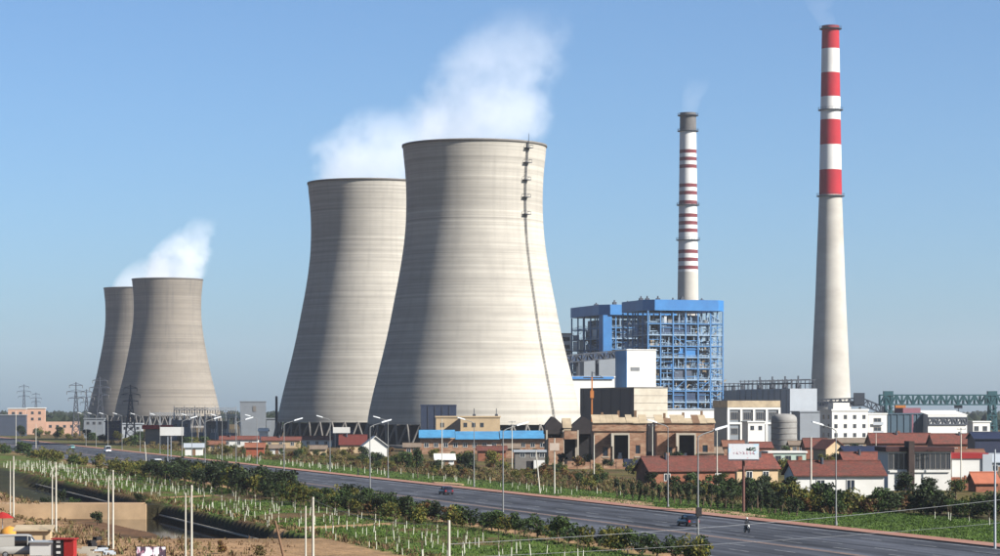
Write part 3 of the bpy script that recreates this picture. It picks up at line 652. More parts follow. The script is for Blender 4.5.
# white barn with truss gable band
T, W, e, r = gable('white_barn', 'white barn with a band of dark lattice under its pale roof', 'barn', 928, 967, 1000, 20, 415, 411.5, white_w, roof=white_w, over=.15)
b = MB(); truss(b, (.2, -.2, e - 3.6), (W - .2, -.2, e - 3.6), 2.6, 8, .45); b.build('lattice_band', steel_dk, T)
b = MB(); b.box(W * .25, W * .42, -.2, -.02, 0, 4.4); b.build('door', conc_dk, T)
T, W, H = block('white_shed', 'low white shed with two dark windows behind the crane leg', 'shed', 973, 990, 1040, 8, 421, white_w)
windows(T, [W * .2, W * .7], [H - 3], 2.0, 2.0, conc_dk)
# gantry crane
T = thing('gantry_crane', 'teal lattice gantry crane spanning above the warehouses', 'gantry crane', at(885, 1050), math.radians(1.5))
W = (997 - 885) * 1050 / F; zb, ztp = zt(404.5, 1050), zt(395, 1050)
for k in (0, 2.4):
    b = MB(); truss(b, (-2, k, zb), (W + 14, k, zb), ztp - zb, 27, .42); b.build('girder', teal_st, T)
for x in (0, W - 3):
    b = MB()
    for dx in (-.3, 3.2):
        for y in (-1.5, 4): b.bar((x + dx, y, 0.1), (x + 1.4 + (dx - 1.4) * .55, 1.2 + (y - 1.2) * .5, zb), .8)
    for z in (4, 8, 12): b.bar((x - .2, -1.2, z), (x + 3.1, -1.2, z + 3.4), .35).bar((x + 3.1, -1.2, z), (x - .2, -1.2, z + 3.4), .35).bar((x - .3, -1.2, z), (x + 3.2, -1.2, z), .4)
    b.box(x - .4, x + 3.4, .0, 2.4, zb, ztp + 1.6); b.build('leg', teal_st, T)
b = MB(); b.box(4, 8.2, -1.2, 1.0, zb - 4.2, zb - .3); b.build('cab', orange_p, T)
b = MB(); b.box(28.5, 31.5, .3, 2.1, zb - 1.6, zb - .3).bar((30, 1.2, zb - 4), (30, 1.2, zb - 1.6), .3); b.build('trolley', steel_dk, T)
# coal conveyor bridge at the chimney foot
T = thing('conveyor_bridge', 'dark trussed conveyor bridge running past the tall chimney foot', 'conveyor', at(808, 1285), math.radians(-4))
W = 76 * 1285 / F; b = MB(); za = zt(407, 1285); truss(b, (0, 0, za), (W * .72, 0, za + .8), 3.6, 12, .5); truss(b, (W * .72, 0, za + .8), (W, 0, za - 3.5), 3.4, 5, .5); b.build('truss', steel_dk, T)
b = MB(); b.prism([(0, za + .4), (W * .72, za + 1.2), (W * .72, za + 3.2), (0, za + 2.4)], .2, 3); b.build('gallery_casing', blue_dk, T)
b = MB(); b.box(W * .6, W * .74, -.6, 3.6, za + 1, za + 7); b.build('drive_house', steel_dk, T)
for x in (2, W * .35, W * .68, W - 1): b = MB(); b.bar((x, .3, 0), (x, .3, za), .9).bar((x, 2.6, 0), (x, 2.6, za), .9); b.build('trestle', steel_dk, T)
T, W, H = block('boundary_building', 'low grey long building at the foot of the tall chimney', 'building', 800, 834, 1180, 10, 411, grey_w)

# ------------------------------------------------------------------ works at the big tower's foot
T = thing('long_shed', 'long brick shed with a bright blue sheet roof below the big cooling tower', 'shed', at(420, 850), math.radians(2))
W = 129 * 850 / F; b = MB(); b.box(0, W, 0, 9, -.2, 4.9); b.build('wall', brick_w, T)
ev, rg = zt(438.6, 850), zt(431.4, 850)
for k in range(3):                                     # roof in three runs, the last ones a step lower
    x0, x1 = W * (0, .275, .62)[k] , W * (.272, .617, 1)[k]; b = MB(); d = (.25, -.25, .0)[k]
    b.prismx([(-1.4, ev + d), (5, rg + d), (10.2, ev + d), (10.2, ev + d + .2), (5, rg + d + .25), (-1.4, ev + d + .2)], x0 - .4 * (k == 0), x1); b.build('roof', M('pale_blue_sheet', C(66, 126, 164), .2, .5, .5, dirt=C(60, 96, 130), dirt_amt=.5), T)
windows(T, [W * (.05 + .075 * i) for i in range(13)], [2.9], 1.5, 1.5, white_w)
b = MB(); b.box(W * .52, W * .56, -.1, -.003, -.1, 3); b.build('door', white_w, T)
T, W, H = block('dark_blue_block', 'plain dark blue-grey tank house before the shaded side of the big tower', 'building', 420.5, 456, 905, 10, 404.5, M('slate_sheet', C(40, 50, 70), .1, .3), rz=0, over=.1)
b = MB()
for i in range(5): b.box(W * i / 5, W * i / 5 + .2, -.15, -.003, 0, H - .6)
b.build('rib', steel_dk, T)
T, W, H = block('brick_office', 'flat-roofed buff brick building above the blue sheet roof', 'building', 436, 500, 885, 12, 416, cream_w, rz=math.radians(2), over=.25)
windows(T, [W * (.46 + .13 * i) for i in range(3)], [H - 3.0], 1.2, 1.5, conc_dk); windows(T, [W * .1], [H - 3], 1.2, 1.5, conc_dk)
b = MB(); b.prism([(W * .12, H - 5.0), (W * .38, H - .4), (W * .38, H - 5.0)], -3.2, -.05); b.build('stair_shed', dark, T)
for x in (W * .6, W * .95): b = MB(); b.tube((x, 4, H), (x, 4, H + 2.6), .12).box(x - .5, x + .5, 3.4, 4.4, H, H + .7); b.build('roof_mast', steel_dk, T)
# ------------------------------------------------------------------ brick ruins (two bays) with real openings
def ruin(px0, px1, D, label, seed, lean_left):
    rz = math.radians(2); W = width_to(px0, px1, D, rz); T = thing('brick_workshop', label, 'workshop', at(px0, D), rz)
    s = D / F; z = lambda y: HC + (YH - y) * s; X = lambda f: W * f
    wl = MB(); zt0 = z(424); t = .45
    d0, d1, dz0, dz1 = X(.38), X(.66), z(459), z(435)
    w0, w1, wz0, wz1 = X(.17), X(.27), z(456), z(447); v0, v1, vz0, vz1 = X(.80), X(.89), z(453.5), z(445)
    def wallrun(x0, x1, zz0, zz1): wl.box(x0, x1, 0, t, zz0, zz1)
    wallrun(0, w0, -.2, zt0); wallrun(w0, w1, -.2, wz0); wallrun(w0, w1, wz1, zt0); wallrun(w1, d0, -.2, zt0); wallrun(d0, d1, -.2, dz0); wallrun(d0, d1, dz1, zt0)
    wallrun(d1, v0, -.2, zt0); wallrun(v0, v1, -.2, vz0); wallrun(v0, v1, vz1, zt0); wallrun(v1, W, -.2, zt0)
    wl.box(0, t, t, 12, -.2, zt0).box(W - t, W, t, 12, -.2, zt0).box(t, W - t, 11.6, 12, -.2, zt0)
    wl.build('wall', brick_w, T)
    # upper wall band standing forward, casting the slanting shadow
    b = MB(); b.box(-.8, X(.62), -2.0, -.02, z(434.5) + (0 if False else 0), zt0 + .3) if False else b.box(-.5, W + .1, -.35, -.02, z(431), zt0 + .25); b.build('upper_wall', brick_w, T)
    b = MB(); b.box(X(.36), X(.68), -.25, -.02, dz1, dz1 + .5).box(X(.355), X(.385), -.3, -.02, 0, dz1).box(X(.655), X(.685), -.3, -.02, 0, dz1); b.build('door_frame', concrete, T)
    b = MB(); b.box(X(.47), X(.55), 1.6, 2.4, -.1, dz0 + .8).tube((X(.51), 2, dz0 + .8), (X(.51), 2, dz0 + 1.6), .5, .4); b.build('machine', grey_lt, T)
    b = MB(); b.box(t + .02, W - t - .02, 2.8, 11.4, -.1, zt0 - .1); b.build('unlit_interior_box', dark, T)  # dark box added to stand for the unlit interior behind the openings
    b = MB(); b.box(w0, w1, .15, .25, wz0, wz1); b.build('window', glass, T); b = MB(); b.box(v0, v1, .15, .25, vz0, vz1); b.build('window', glass, T)
    for xx in ((w0 + w1) / 2, (v0 + v1) / 2): b = MB(); b.box(xx - .9, xx + .9, -.12, -.02, wz0 - .35, wz0 - .1); b.build('sill', concrete, T)
    # patched roof: pale sheets, some gone
    R = random.Random(seed); rr = MB(); zr = zt0 + 2.1
    for i in range(8):
        x0, x1 = W * i / 8 - (.4 if i == 0 else 0), W * (i + 1) / 8 + (.4 if i == 7 else 0)
        y1 = 5.5 if R.random() < .7 else 3.2 + R.random()
        k_ = y1 / 5.5; h0 = zt0 + .3 + .15 * R.random(); h1 = zt0 + .3 + (zr - zt0) * k_
        b = MB(); b.add([(x0, -.7, h0), (x1 - .04, -.7, h0), (x1 - .04, y1, h1), (x0, y1, h1), (x0, -.7, h0 - .15), (x1 - .04, -.7, h0 - .15), (x1 - .04, y1, h1 - .15), (x0, y1, h1 - .15)],
                        [(0, 1, 2, 3), (7, 6, 5, 4), (0, 4, 5, 1), (1, 5, 6, 2), (2, 6, 7, 3), (3, 7, 4, 0)]); b.build('roof_sheet', plaster if R.random() < .8 else wood, T)
    b = MB(); b.box(0, W, 5.6, 12, zt0 + .2, zt0 + .5); b.build('roof', wood, T)
    for i in range(3): b = MB(); x = W * (.1 + .33 * i + .1 * R.random()); b.box(x - .3, x + .3, 5.3, 5.9, zt0 + .5, zr + 1.0 * R.random() + .4); b.build('roof_post', wood, T)
    # buttress to the left that throws the diagonal shadow
    b = MB(); b.prismx([(-3.6, z(446)), (-.02, z(446)), (-.02, z(433)), (-3.0, z(433))], X(.315), X(.352)); b.build('awning_fin', concrete, T)
    return T
ruin(594, 646, 661, 'buff brick workshop with a tall dark doorway, left of its near twin', 3, True)
ruin(657, 714, 672, 'buff brick workshop with a dark doorway, behind the long orange-red roof', 8, True)
T, W, H = block('dark_gap_fill', 'added dark block for the shaded gap between the two buff workshops', 'shed', 647.5, 656, 690, 6, 423, M('dark_boards_gap_shade', C(40, 34, 34), .3, .8), rz=math.radians(2), over=.1)  # dark block added to stand for the shaded gap between the workshops
# open dark shed with gabled frame left of the ruins
T = thing('open_shed', 'dark open-sided shed with ragged gables and concrete posts left of the workshops', 'shed', at(546, 690), math.radians(2))
W = 50 * 690 / F; s6 = 690 / F; z6 = lambda y: HC + (YH - y) * s6
for x in (0.2, 4.6, 8.5, W - .3):
    for y in (0, 8): b = MB(); b.bar((x, y, 0), (x, y, z6(430)), .45); b.build('post', concrete, T)
for k, (x0, x1) in enumerate(((-.3, 4.4), (W * .52, W + .1))):
    b = MB(); xm = (x0 + x1) / 2 - .4; zp, ze = z6(416.5), z6(424.5)
    b.prism([(x0, z6(434)), (x1, z6(434)), (x1, ze), (xm + .8, zp - .3), (xm, zp), (x0, ze - .3)], 0.3, 8); b.build('gable_end', M('dark_boards_gap_shade', C(40, 34, 34), .3, .8), T)
b = MB(); b.box(4.7, W * .5, -.1, 7.9, z6(430.5), z6(428)); b.build('roof', plaster, T)
b = MB(); b.prismx([(-.3, z6(427.8)), (4, z6(418)), (8.2, z6(427.8))], 4.45, W * .515); b.build('roof_sheet', plaster, T)
b = MB(); b.box(0, W, 8.2, 8.5, -.1, z6(430)); b.build('back_wall', dark, T)
b = MB(); b.box(4.8, 8.2, -.5, 1.5, z6(439), z6(431)); b.build('brick_box', brick_w, T)
b = MB(); b.box(.6, 4.6, -.9, 1.8, -.1, z6(438)); b.build('brick_kiosk', brick_w, T)
# low buff wall along the foot of the workshops
T = thing('yard_wall', 'low buff brick yard wall with dark gaps at the workshops\' foot', 'wall', at(566, 640), math.radians(2)); W = 78 * 640 / F
for i in range(6):
    b = MB(); x0, x1 = W * i / 6 + .3, W * (i + 1) / 6 - .3; hh = zt(461 + (i % 2), 640); b.box(x0, x1, 0, .35, -.2, hh); b.build('wall_panel', brick_w, T)
    b = MB(); b.box(x1 - .05, x1 + .65, -.1, .45, -.2, hh + .5); b.build('pier', brick_w, T)
T = thing('parked_truck', 'dark covered truck parked at the workshop yard wall', 'truck', at(624, 618), math.radians(4))
b = MB(); b.box(0, 5.2, 0, 2.3, 1.0, 2.9); b.build('cargo_cover', navy, T); b = MB(); b.box(5.3, 7.0, .05, 2.25, .7, 2.6); b.build('cab', M('cab_blue', C(48, 62, 92)), T)
for x in (1.0, 3.8, 6.1):
    for y in (.15, 2.15): b = MB(); b.tube((x, y - .15, .5), (x, y + .15, .5), .5, .5, 16); b.build('wheel', dark, T)

# ------------------------------------------------------------------ village houses
def house(name, label, px0, px1, py, L_, wall, roof=red_roof, hw=3.0, hr=1.9, rz=A, along='x', win=(), door=None, chim=None, cat='house', ws=(1.3, 1.4)):
    D = gd(py); T, W, e, r = gable(name, label, cat, px0, px1, D, L_, 0, 0, wall, roof, rz, along, eave_z=hw, ridge_z=hw + hr)
    if win: windows(T, [W * f for f in win], [hw * .55], ws[0], ws[1], white_w)
    if door is not None: b = MB(); b.box(W * door - .5, W * door + .5, -.07, -.003, 0, 2.1); b.build('door', wood, T)
    if rz and W > 8 and cat == 'house':                    # a water tank or stove pipe on the ridge
        b = MB(); q = W * (.25 + .5 * ((px0 * 7) % 10) / 10); b.tube((q, L_ / 2 - .8, hw + hr - .5), (q, L_ / 2 - .8, hw + hr + .9), .3, .3, 10); b.build('stove_pipe', steel_dk, T)
    if chim is not None: b = MB(); b.box(W * chim - .35, W * chim + .35, L_ * .5 + .3, L_ * .5 + 1, hw + hr - .6, hw + hr + 1.0); b.build('chimney', redbrick, T)
    return T, W
house('row_house', 'long low house with orange-red tiled roof in front of the workshops', 650, 735, 486, 8, redbrick, hw=3.0, hr=2.3, win=(.2, .5, .8), chim=.3)
house('tiled_house', 'small house with hipped-looking red roof below the pole billboard', 737, 778, 483, 8, cream_w, hw=3.0, hr=2.4, win=(.3, .7), along='x')
T, W, H = block('mint_house', 'flat-roofed mint green house with dark windows beside red roofs', 'house', 769, 806, gd(467), 8, 451, mint_w, rz=math.radians(6), roof=white_w, over=.35)
windows(T, [W * .25, W * .52, W * .82], [H - 2.0], 1.5, 1.7, conc_dk)
house('white_house', 'white-walled house with a long red tiled roof behind the hedge', 796, 884, 497, 8.5, white_w, hw=3.7, hr=2.0, rz=math.radians(7), win=(.28, .62), chim=.12, ws=(1.5, 1.8))
T, W = house('side_house', 'low red-roofed house with a pale ridge between white house and long window row', 846, 893, 478, 7, redbrick, hw=3.2, hr=2.0, rz=math.radians(7), win=(.4,))
b = MB(); b.box(.2, W - .2, -.8, -.3, 3.3, 3.55); b.build('gutter', white_w, T)
house('blue_shed', 'long dark blue sheet shed behind the red roofs', 845, 888, 464, 8, navy, roof=navy, hw=3.4, hr=1.0, rz=math.radians(4), cat='shed')
house('tan_house', 'small house with a tan gable and red roof behind the mint house', 826, 846, 460, 7, cream_w, hw=3.3, hr=2.4, along='y', rz=math.radians(25))
house('red_roof_house', 'low house with dark red roof right of the white billboard', 806, 828, 459, 7, redbrick, hw=3.6, hr=2.2, rz=math.radians(4))
house('stall_row', 'row of beige market sheds before the white office block', 838, 884, 452, 7, cream_w, roof=M('dusty_sheet', C(112, 98, 84), .2, .5), hw=3.2, hr=1.2, rz=math.radians(4), win=(.2, .5, .8), cat='shed')
house('long_red_house', 'long house with dusty red roof below the teal warehouse', 872, 932, 457, 9, redbrick, hw=4.4, hr=2.6, rz=math.radians(3), win=(.15, .4, .65, .9), chim=.5)
house('long_red_house', 'long house with brownish red roof below the white barn', 934, 977, 458, 9, redbrick, hw=4.4, hr=2.6, rz=math.radians(3), win=(.2, .5, .8))
house('navy_shed', 'dark navy sheet shed at the photo\'s right edge', 975, 1015, 462, 9, navy, roof=navy, hw=6.5, hr=1.5, rz=math.radians(3), cat='shed')
# two-storey row with a band of dark windows
T, W, H = block('window_row_building', 'two-storey building with a band of dark windows above a white base', 'building', 888, 951, gd(490.5), 8, 447, white_w, rz=math.radians(5), roof=M('dark_red_roof', C(54, 28, 28), .2, .5), over=.5, roof_t=.8)
windows(T, [W * (i + .5) / 12 for i in range(12)], [H - 2.6], W / 12 - .12, 2.9, conc_dk, bars=1)
b = MB(); b.box(W * .30, W * .39, -1.5, 2, 0, H + 1.1); b.build('stair_tower', M('dark_brown_timber', C(58, 46, 42), .3, .6), T)
b = MB(); b.box(W * .02, W * .98, -.3, -.1, H - 4.6, H - 4.2); b.build('ledge', white_w, T)
T, W, H = block('red_trim_house', 'bright white block with a crimson top band', 'house', 952, 987, gd(490), 8, 453, white_w, rz=math.radians(5), roof=red_wall, over=.25, roof_t=1.0)
b = MB(); b.box(W - .9, W + .9, -.3, 1.5, 0, H - .2); b.build('corner_pillar', grey_lt, T)
T = thing('boundary_wall', 'low red brick garden wall below the white block with crimson band', 'wall', at(893, 474), math.radians(5)); W = width_to(893, 1003, 474, math.radians(5))
for i in range(6):
    b = MB(); b.box(W * i / 6, W * (i + 1) / 6 - .4, 0, .3, -.1, 2.4); b.build('wall_panel', redbrick, T); b = MB(); b.box(W * (i + 1) / 6 - .38, W * (i + 1) / 6 - .02, -.08, .38, -.1, 2.7); b.build('pier', redbrick, T)
house('orange_hut', 'small hut with an orange-pink pitched roof near the right edge', 976, 998, 492, 4, redbrick, roof=M('salmon_tile', C(150, 88, 64), .15, .6), hw=1.8, hr=1.4, rz=math.radians(10), cat='hut')
# houses left of the ruins, under the big towers
house('white_gable_house', 'small bright white house with its gable towards the road', 364, 387, 456.5, 8, white_w, roof=white_w, hw=3.4, hr=2.7, along='y', rz=math.radians(8), cat='house')
house('dark_red_house', 'low house with a dark red roof touching the white gable house', 340, 366, 453, 7, cream_w, roof=M('dark_red_tile', C(86, 34, 27), .2, .6), hw=3.0, hr=2.8, rz=math.radians(3))
house('blue_works_shed', 'small blue sheet shed before the columns of the second tower', 331, 352, 446, 6, blue_dk, roof=blue_dk, hw=5.0, hr=.8, rz=math.radians(3), cat='shed')
T = thing('notice_board', 'blank white board raised before the columns of the second tower', 'sign', at(333, 980), 0); b = MB(); b.box(0, 6.4, 0, .25, 5.6, 7.8); b.build('panel', white_w, T)
for x in (.8, 5.5): b = MB(); b.bar((x, .12, 0), (x, .12, 5.6), .25); b.build('post', steel_dk, T)
for k, (a_, c_, py, mm, lab) in enumerate(((220, 258, 447, white_w, 'cream wall house with a thin red roof below the grey box building'), (262, 300, 448, cream_w, 'cream yard house with a thin red roof left of the second tower'), (302, 332, 447, white_w, 'white yard house with a thin red roof before the second tower columns'))):
    house('yard_house', lab, a_, c_, py, 6, mm, hw=2.9, hr=1.0, rz=math.radians(2), win=(.2, .5, .8))
house('white_hut', 'white hut standing against the yard houses left of the second tower', 259, 267, 446.5, 5, white_w, roof=white_w, hw=6.0, hr=.8, rz=0, cat='hut')
house('orange_brick_hut', 'orange-red brick hut among bushes by the road', 246, 264, 457, 5, M('orange_brick', C(136, 70, 46), .2, 1), roof=redbrick, hw=3.0, hr=1.0, rz=math.radians(4), cat='hut')
house('white_stable', 'low white shed with a dark door among bushes beside the road lamps', 185, 203, 455.5, 5, white_w, roof=grey_lt, hw=2.6, hr=.9, rz=math.radians(6), door=.5, cat='shed')
house('white_coop', 'tiny white shed half hidden by olive trees below the blue roof', 436, 454, 467, 4, white_w, roof=white_w, hw=2.0, hr=1.0, rz=math.radians(5), door=.6, cat='shed')
T, W, H = block('grey_hut', 'grey flat hut with white upper panels right of the olive trees', 'hut', 515, 545, gd(470), 5, 450, conc_dk, rz=math.radians(3), roof=grey_lt)
windows(T, [W * .25, W * .6, W * .9], [H - 1.2], 1.2, 1.2, white_w); b = MB(); b.box(W * .4, W * .6, -.1, -.003, 0, 2.2); b.build('door', dark, T); b = MB(); b.box(W * .62, W * .98, -.5, -.003, 0, 2.4); b.build('white_panel', white_w, T)
house('brick_lean_to', 'red brick lean-to behind the olive trees under the blue-roofed shed', 478, 506, 461, 5, redbrick, hw=3.0, hr=.9, rz=math.radians(3), cat='shed')
# ------------------------------------------------------------------ clutter of sheds and walls between the larger buildings
rust = M('rusty_sheet', C(110, 72, 54), .3, .6); dusty = M('dusty_sheet', C(112, 98, 84), .2, .5)
for k, (a_, c_, py, hw, hr, wm, rm, rot, lab) in enumerate((
    (700, 722, 466, 3.4, 1.2, cream_w, dusty, 6, 'beige shed between the right workshop and the pole billboard'), (724, 744, 458, 3.6, 1.4, brick_w, rust, 3, 'rusty-roofed shed behind the pole billboard'), (752, 772, 457, 3.0, 1.3, redbrick, red_roof, 8, 'small red-roofed shed left of the mint house'),
    (790, 806, 454, 3.0, 1.0, cream_w, dusty, 2, 'dusty beige shed behind the mint house roof'), (812, 836, 450, 2.8, .9, brick_w, dusty, 5, 'low buff shed row before the office block'), (858, 872, 470, 2.6, 1.2, cream_w, rust, 10, 'rusty lean-to behind the white-walled house'),
    (893, 912, 470, 3.0, 1.4, redbrick, red_roof, 12, 'red shed left of the window-band building roof'), (918, 950, 468, 3.2, 1.2, brick_w, dusty, 4, 'dusty long shed behind the window-band building'), (958, 985, 470, 3.4, 1.3, cream_w, rust, 6, 'rusty-roofed shed behind the crimson-banded block'),
    (988, 1012, 476, 3.2, 1.4, grey_lt, grey_lt, 5, 'pale grey shed at the right edge beside the crimson-banded block'), (505, 520, 458, 3.0, 1.0, brick_w, dusty, 3, 'buff shed behind the utility pole with cross arms'), (404, 420, 455, 2.6, .9, brick_w, dusty, 2, 'low buff shed left of the blue sheet roof'),
    (270, 284, 455, 2.2, .8, white_w, dusty, 4, 'small white shed among bushes below the yard houses'), (208, 224, 452, 2.6, .9, cream_w, rust, 3, 'rust-roofed shed right of the low white shed'), (310, 326, 456, 2.2, .8, cream_w, dusty, 2, 'tiny beige shed before the second tower columns'))):
    house('field_shed', lab, a_, c_, py, 5, wm, roof=rm, hw=hw, hr=hr, rz=math.radians(rot), win=(.3, .7) if k % 2 else (), door=.5 if k % 3 == 0 else None, cat='shed')
# ------------------------------------------------------------------ far left buildings
T, W, H = block('salmon_building', 'tall salmon block with a low wing on the skyline at the left', 'building', 27, 45, 1480, 12, 407.5, pink_w, rz=math.radians(8), roof=white_w)
windows(T, [W * .3, W * .7], [H - 3, H - 6.5], 1.5, 1.6, conc_dk)
b = MB(); b.box(W + .1, W + 19.5, 1, 9, 0, 7.2); b.build('wing', pink_w, T); windows(T, [W + 3 + 4 * i for i in range(5)], [4.6], 1.6, 1.6, conc_dk, y=1.0)
T, W, H = block('salmon_house', 'small salmon block with white roof left of the tall salmon block', 'building', 8, 26, 1520, 10, 408, pink_w, rz=math.radians(8), roof=white_w); windows(T, [W * .3, W * .7], [H - 3], 1.8, 1.6, conc_dk)
T, W, H = block('slate_warehouse', 'dark slate warehouse at the left edge below the salmon blocks', 'warehouse', -12, 26, 1400, 12, 414.5, M('slate_wall', C(54, 62, 76), .1, .3), rz=math.radians(8), roof=grey_w)
T, W, H = block('grey_box_building', 'tall grey windowless box left of the second cooling tower', 'building', 240, 266, 1260, 13, 401, grey_w, rz=math.radians(5), over=.2); b = MB(); b.box(W * .5, W * .62, -.2, -.003, H - 5, H - 2.4); b.build('vent_grille', conc_dk, T)
T, W, H = block('low_grey_building', 'low grey building attached right of the grey box building', 'building', 266.5, 282, 1262, 10, 418, grey_w, rz=math.radians(5))
T = thing('steel_stack', 'slim dark steel stack between grey box and second tower', 'stack', at(276.5, 1225)); b = MB(); b.tube((0, 0, 0), (0, 0, zt(396, 1225)), .75, .55, 16); b.build('shaft', steel_dk, T)
b = MB(); b.tube((0, 0, 0), (0, 0, 3), 1.3, 1.0, 16); b.build('foot', conc_dk, T)
T, W, H = block('red_canopy_shop', 'low shop with a bright crimson canopy below the distant towers', 'shop', 145, 169, 1050, 6, 425, conc_dk, rz=math.radians(3), roof=red_wall, over=1.2, roof_t=1.6)
for k, (a_, c_, top, D, mm) in enumerate(((84, 104, 418, 1300, grey_w), (105, 121, 421, 1250, navy), (121, 142, 423, 1280, grey_lt), (172, 190, 420, 1230, grey_w), (205, 228, 421, 1220, conc_dk))):
    T, W, H = block('control_house', ['grey control house at the foot of the farthest tower', 'navy control house among the substation pylons', 'pale control house left of the crimson canopy', 'grey control house right of the crimson canopy', 'dark control house behind the steel substation frame'][k], 'building', a_, c_, D, 8, top, mm, rz=math.radians(4))
    windows(T, [W * .2, W * .5, W * .8], [H - 2.5], 1.4, 1.4, conc_dk)
# ------------------------------------------------------------------ substation frames and pylons
def gantry_frame(px0, px1, D, top, n, label):
    T = thing('substation_frame', label, 'steel frame', at(px0, D), 0, 'substation frames'); W = (px1 - px0) * D / F; H = zt(top, D)
    for i in range(n + 1):
        x = W * i / n; b = MB(); b.bar((x - .7, 0, 0), (x, 0, H), .3).bar((x + .7, 0, 0), (x, 0, H), .3).bar((x, 0, H), (x, 0, H + 1.6), .2); b.build('post', steel, T)
        if i < n:
            for f in (.25, .5, .75): b = MB(); b.tube((x + W / n * f, 0, H - 2.2), (x + W / n * f, 0, H - .6), .22, .22, 6); b.build('insulator', conc_dk, T)
    b = MB(); truss(b, (0, -.3, H - .6), (W, -.3, H - .6), 1.1, n * 4, .2); b.build('beam', steel, T)
    return T
gantry_frame(174, 236, 1240, 409, 6, 'long steel substation frame before the distant brownish tower')
gantry_frame(150, 200, 1290, 414, 5, 'lower steel substation frame behind the long one')
gantry_frame(205, 240, 1180, 416, 3, 'short steel substation frame left of the grey box building')
for k, (px, D) in enumerate(((182, 1225), (193, 1222), (203, 1226), (214, 1215), (226, 1210), (158, 1270), (233, 1190))):
    T = thing('transformer', '%s grey transformer counted from the crimson canopy, under the substation frames' % ORD[k], 'transformer', at(px, D), 0, 'substation transformers'); b = MB(); b.box(-1.8, 1.8, -1.2, 1.2, .3, 3.6); b.build('tank', grey_w, T)
    for x in (-1, 0, 1): b = MB(); b.tube((x, 0, 3.6), (x, 0, 5.4), .25, .15, 8); b.build('bushing', white_w, T)
def pylon(px, D, h, label, base=4.2):
    T = thing('lattice_pylon', label, 'pylon', at(px, D), 0.25, 'lattice pylons'); b = MB(); top = .5; n = 8; zs_ = [h * .82 * (1 - (1 - i / n) ** 1.25) for i in range(n + 1)]
    wd = lambda z: base + (top * 1.6 - base) * min(1, z / (h * .82))
    for a_ in range(4):
        c0 = ((-1, -1), (1, -1), (1, 1), (-1, 1))[a_]; c1 = ((-1, -1), (1, -1), (1, 1), (-1, 1))[(a_ + 1) % 4]
        for z0, z1 in zip(zs_, zs_[1:]):
            p = lambda c, z: (c[0] * wd(z) / 2, c[1] * wd(z) / 2, z)
            b.bar(p(c0, z0), p(c0, z1), .32); b.bar(p(c0, z0), p(c1, z1), .2); b.bar(p(c1, z0), p(c0, z1), .2); b.bar(p(c0, z1), p(c1, z1), .2)
    b.bar((0, 0, h * .80), (0, 0, h), .5); b.build('mast', steel_dk, T)
    for k, f in enumerate((.70, .82, .94)):
        b = MB(); L_ = h * (.14, .17, .12)[k]; z = h * f; b.bar((-L_, 0, z), (L_, 0, z), .3).bar((-L_, 0, z), (0, 0, z + h * .04), .2).bar((L_, 0, z), (0, 0, z + h * .04), .2); b.build('cross_arm', steel_dk, T)
        for sx in (-1, 1): b = MB(); b.tube((sx * L_, 0, z - 1.6), (sx * L_, 0, z), .16, .16, 6); b.build('insulator', conc_dk, T)
    return T
pyl = [pylon(76, 1400, 29, 'slim lattice pylon left of the farthest cooling tower'), pylon(86.5, 1520, 26, 'short lattice pylon standing just behind the slim one'),
       pylon(100, 1330, 31, 'lattice pylon against the farthest tower\'s shaded flank', 5.5), pylon(130.5, 1230, 26, 'lattice pylon against the distant brownish tower', 5.0), pylon(24, 2300, 36, 'faint pylon above the salmon blocks'), pylon(36, 2500, 30, 'faintest small pylon on the left skyline')]
def wire(name, label, p, q, sag, r=.035, n=10, cat='cable', mat_=None):
    b = MB(); p, q = Vector(p), Vector(q); pts = [p.lerp(q, i / n) - Vector((0, 0, sag * 4 * (i / n) * (1 - i / n))) for i in range(n + 1)]
    for a_, c_ in zip(pts, pts[1:]): b.tube(a_, c_, r, r, 5, False)
    return tag(b.build(name, mat_ or wire_m), label, cat, 'power lines')
# ------------------------------------------------------------------ billboards
def poster(name, base, tones):
    m = bpy.data.materials.new(name); m.use_nodes = True; t = m.node_tree; N = t.nodes; L = t.links; B = N['Principled BSDF']; B.inputs['Roughness'].default_value = .5
    tc = N.new('ShaderNodeTexCoord'); res = None
    for k, (sc_, lo, hi, col) in enumerate(tones):
        mp = N.new('ShaderNodeMapping'); mp.inputs['Scale'].default_value = sc_; mp.inputs['Location'].default_value = (k * 3.1, 0, k * 1.7); L.new(tc.outputs['Object'], mp.inputs[0])
        n = N.new('ShaderNodeTexNoise'); n.inputs['Scale'].default_value = 1; n.inputs['Detail'].default_value = 2; L.new(mp.outputs[0], n.inputs['Vector'])
        r = N.new('ShaderNodeMapRange'); r.inputs[1].default_value = lo; r.inputs[2].default_value = hi; L.new(n.outputs[0], r.inputs[0])
        x = N.new('ShaderNodeMix'); x.data_type = 'RGBA'; L.new(r.outputs[0], x.inputs[0]); x.inputs['B'].default_value = col
        if res is None: x.inputs['A'].default_value = base
        else: L.new(res, x.inputs['A'])
        res = x.outputs['Result']
    L.new(res, B.inputs['Base Color']); return m
T = thing('billboard', 'single-post roadside billboard with a pale print, before the red roofs', 'billboard', gp(743.5, 512), 0)
D_ = gd(512); s7 = D_ / F; b = MB(); b.tube((0, 0, 0), (0, 0, zt(459, D_)), .22, .2, 14); b.build('post', M('brown_post', C(92, 62, 56), .1, 1), T)
hw_ = 15.5 * s7; zb, zt_ = zt(459.5, D_), zt(443.5, D_)
b = MB(); b.box(-hw_, hw_, -.22, .22, zb, zt_); b.build('frame', steel, T)
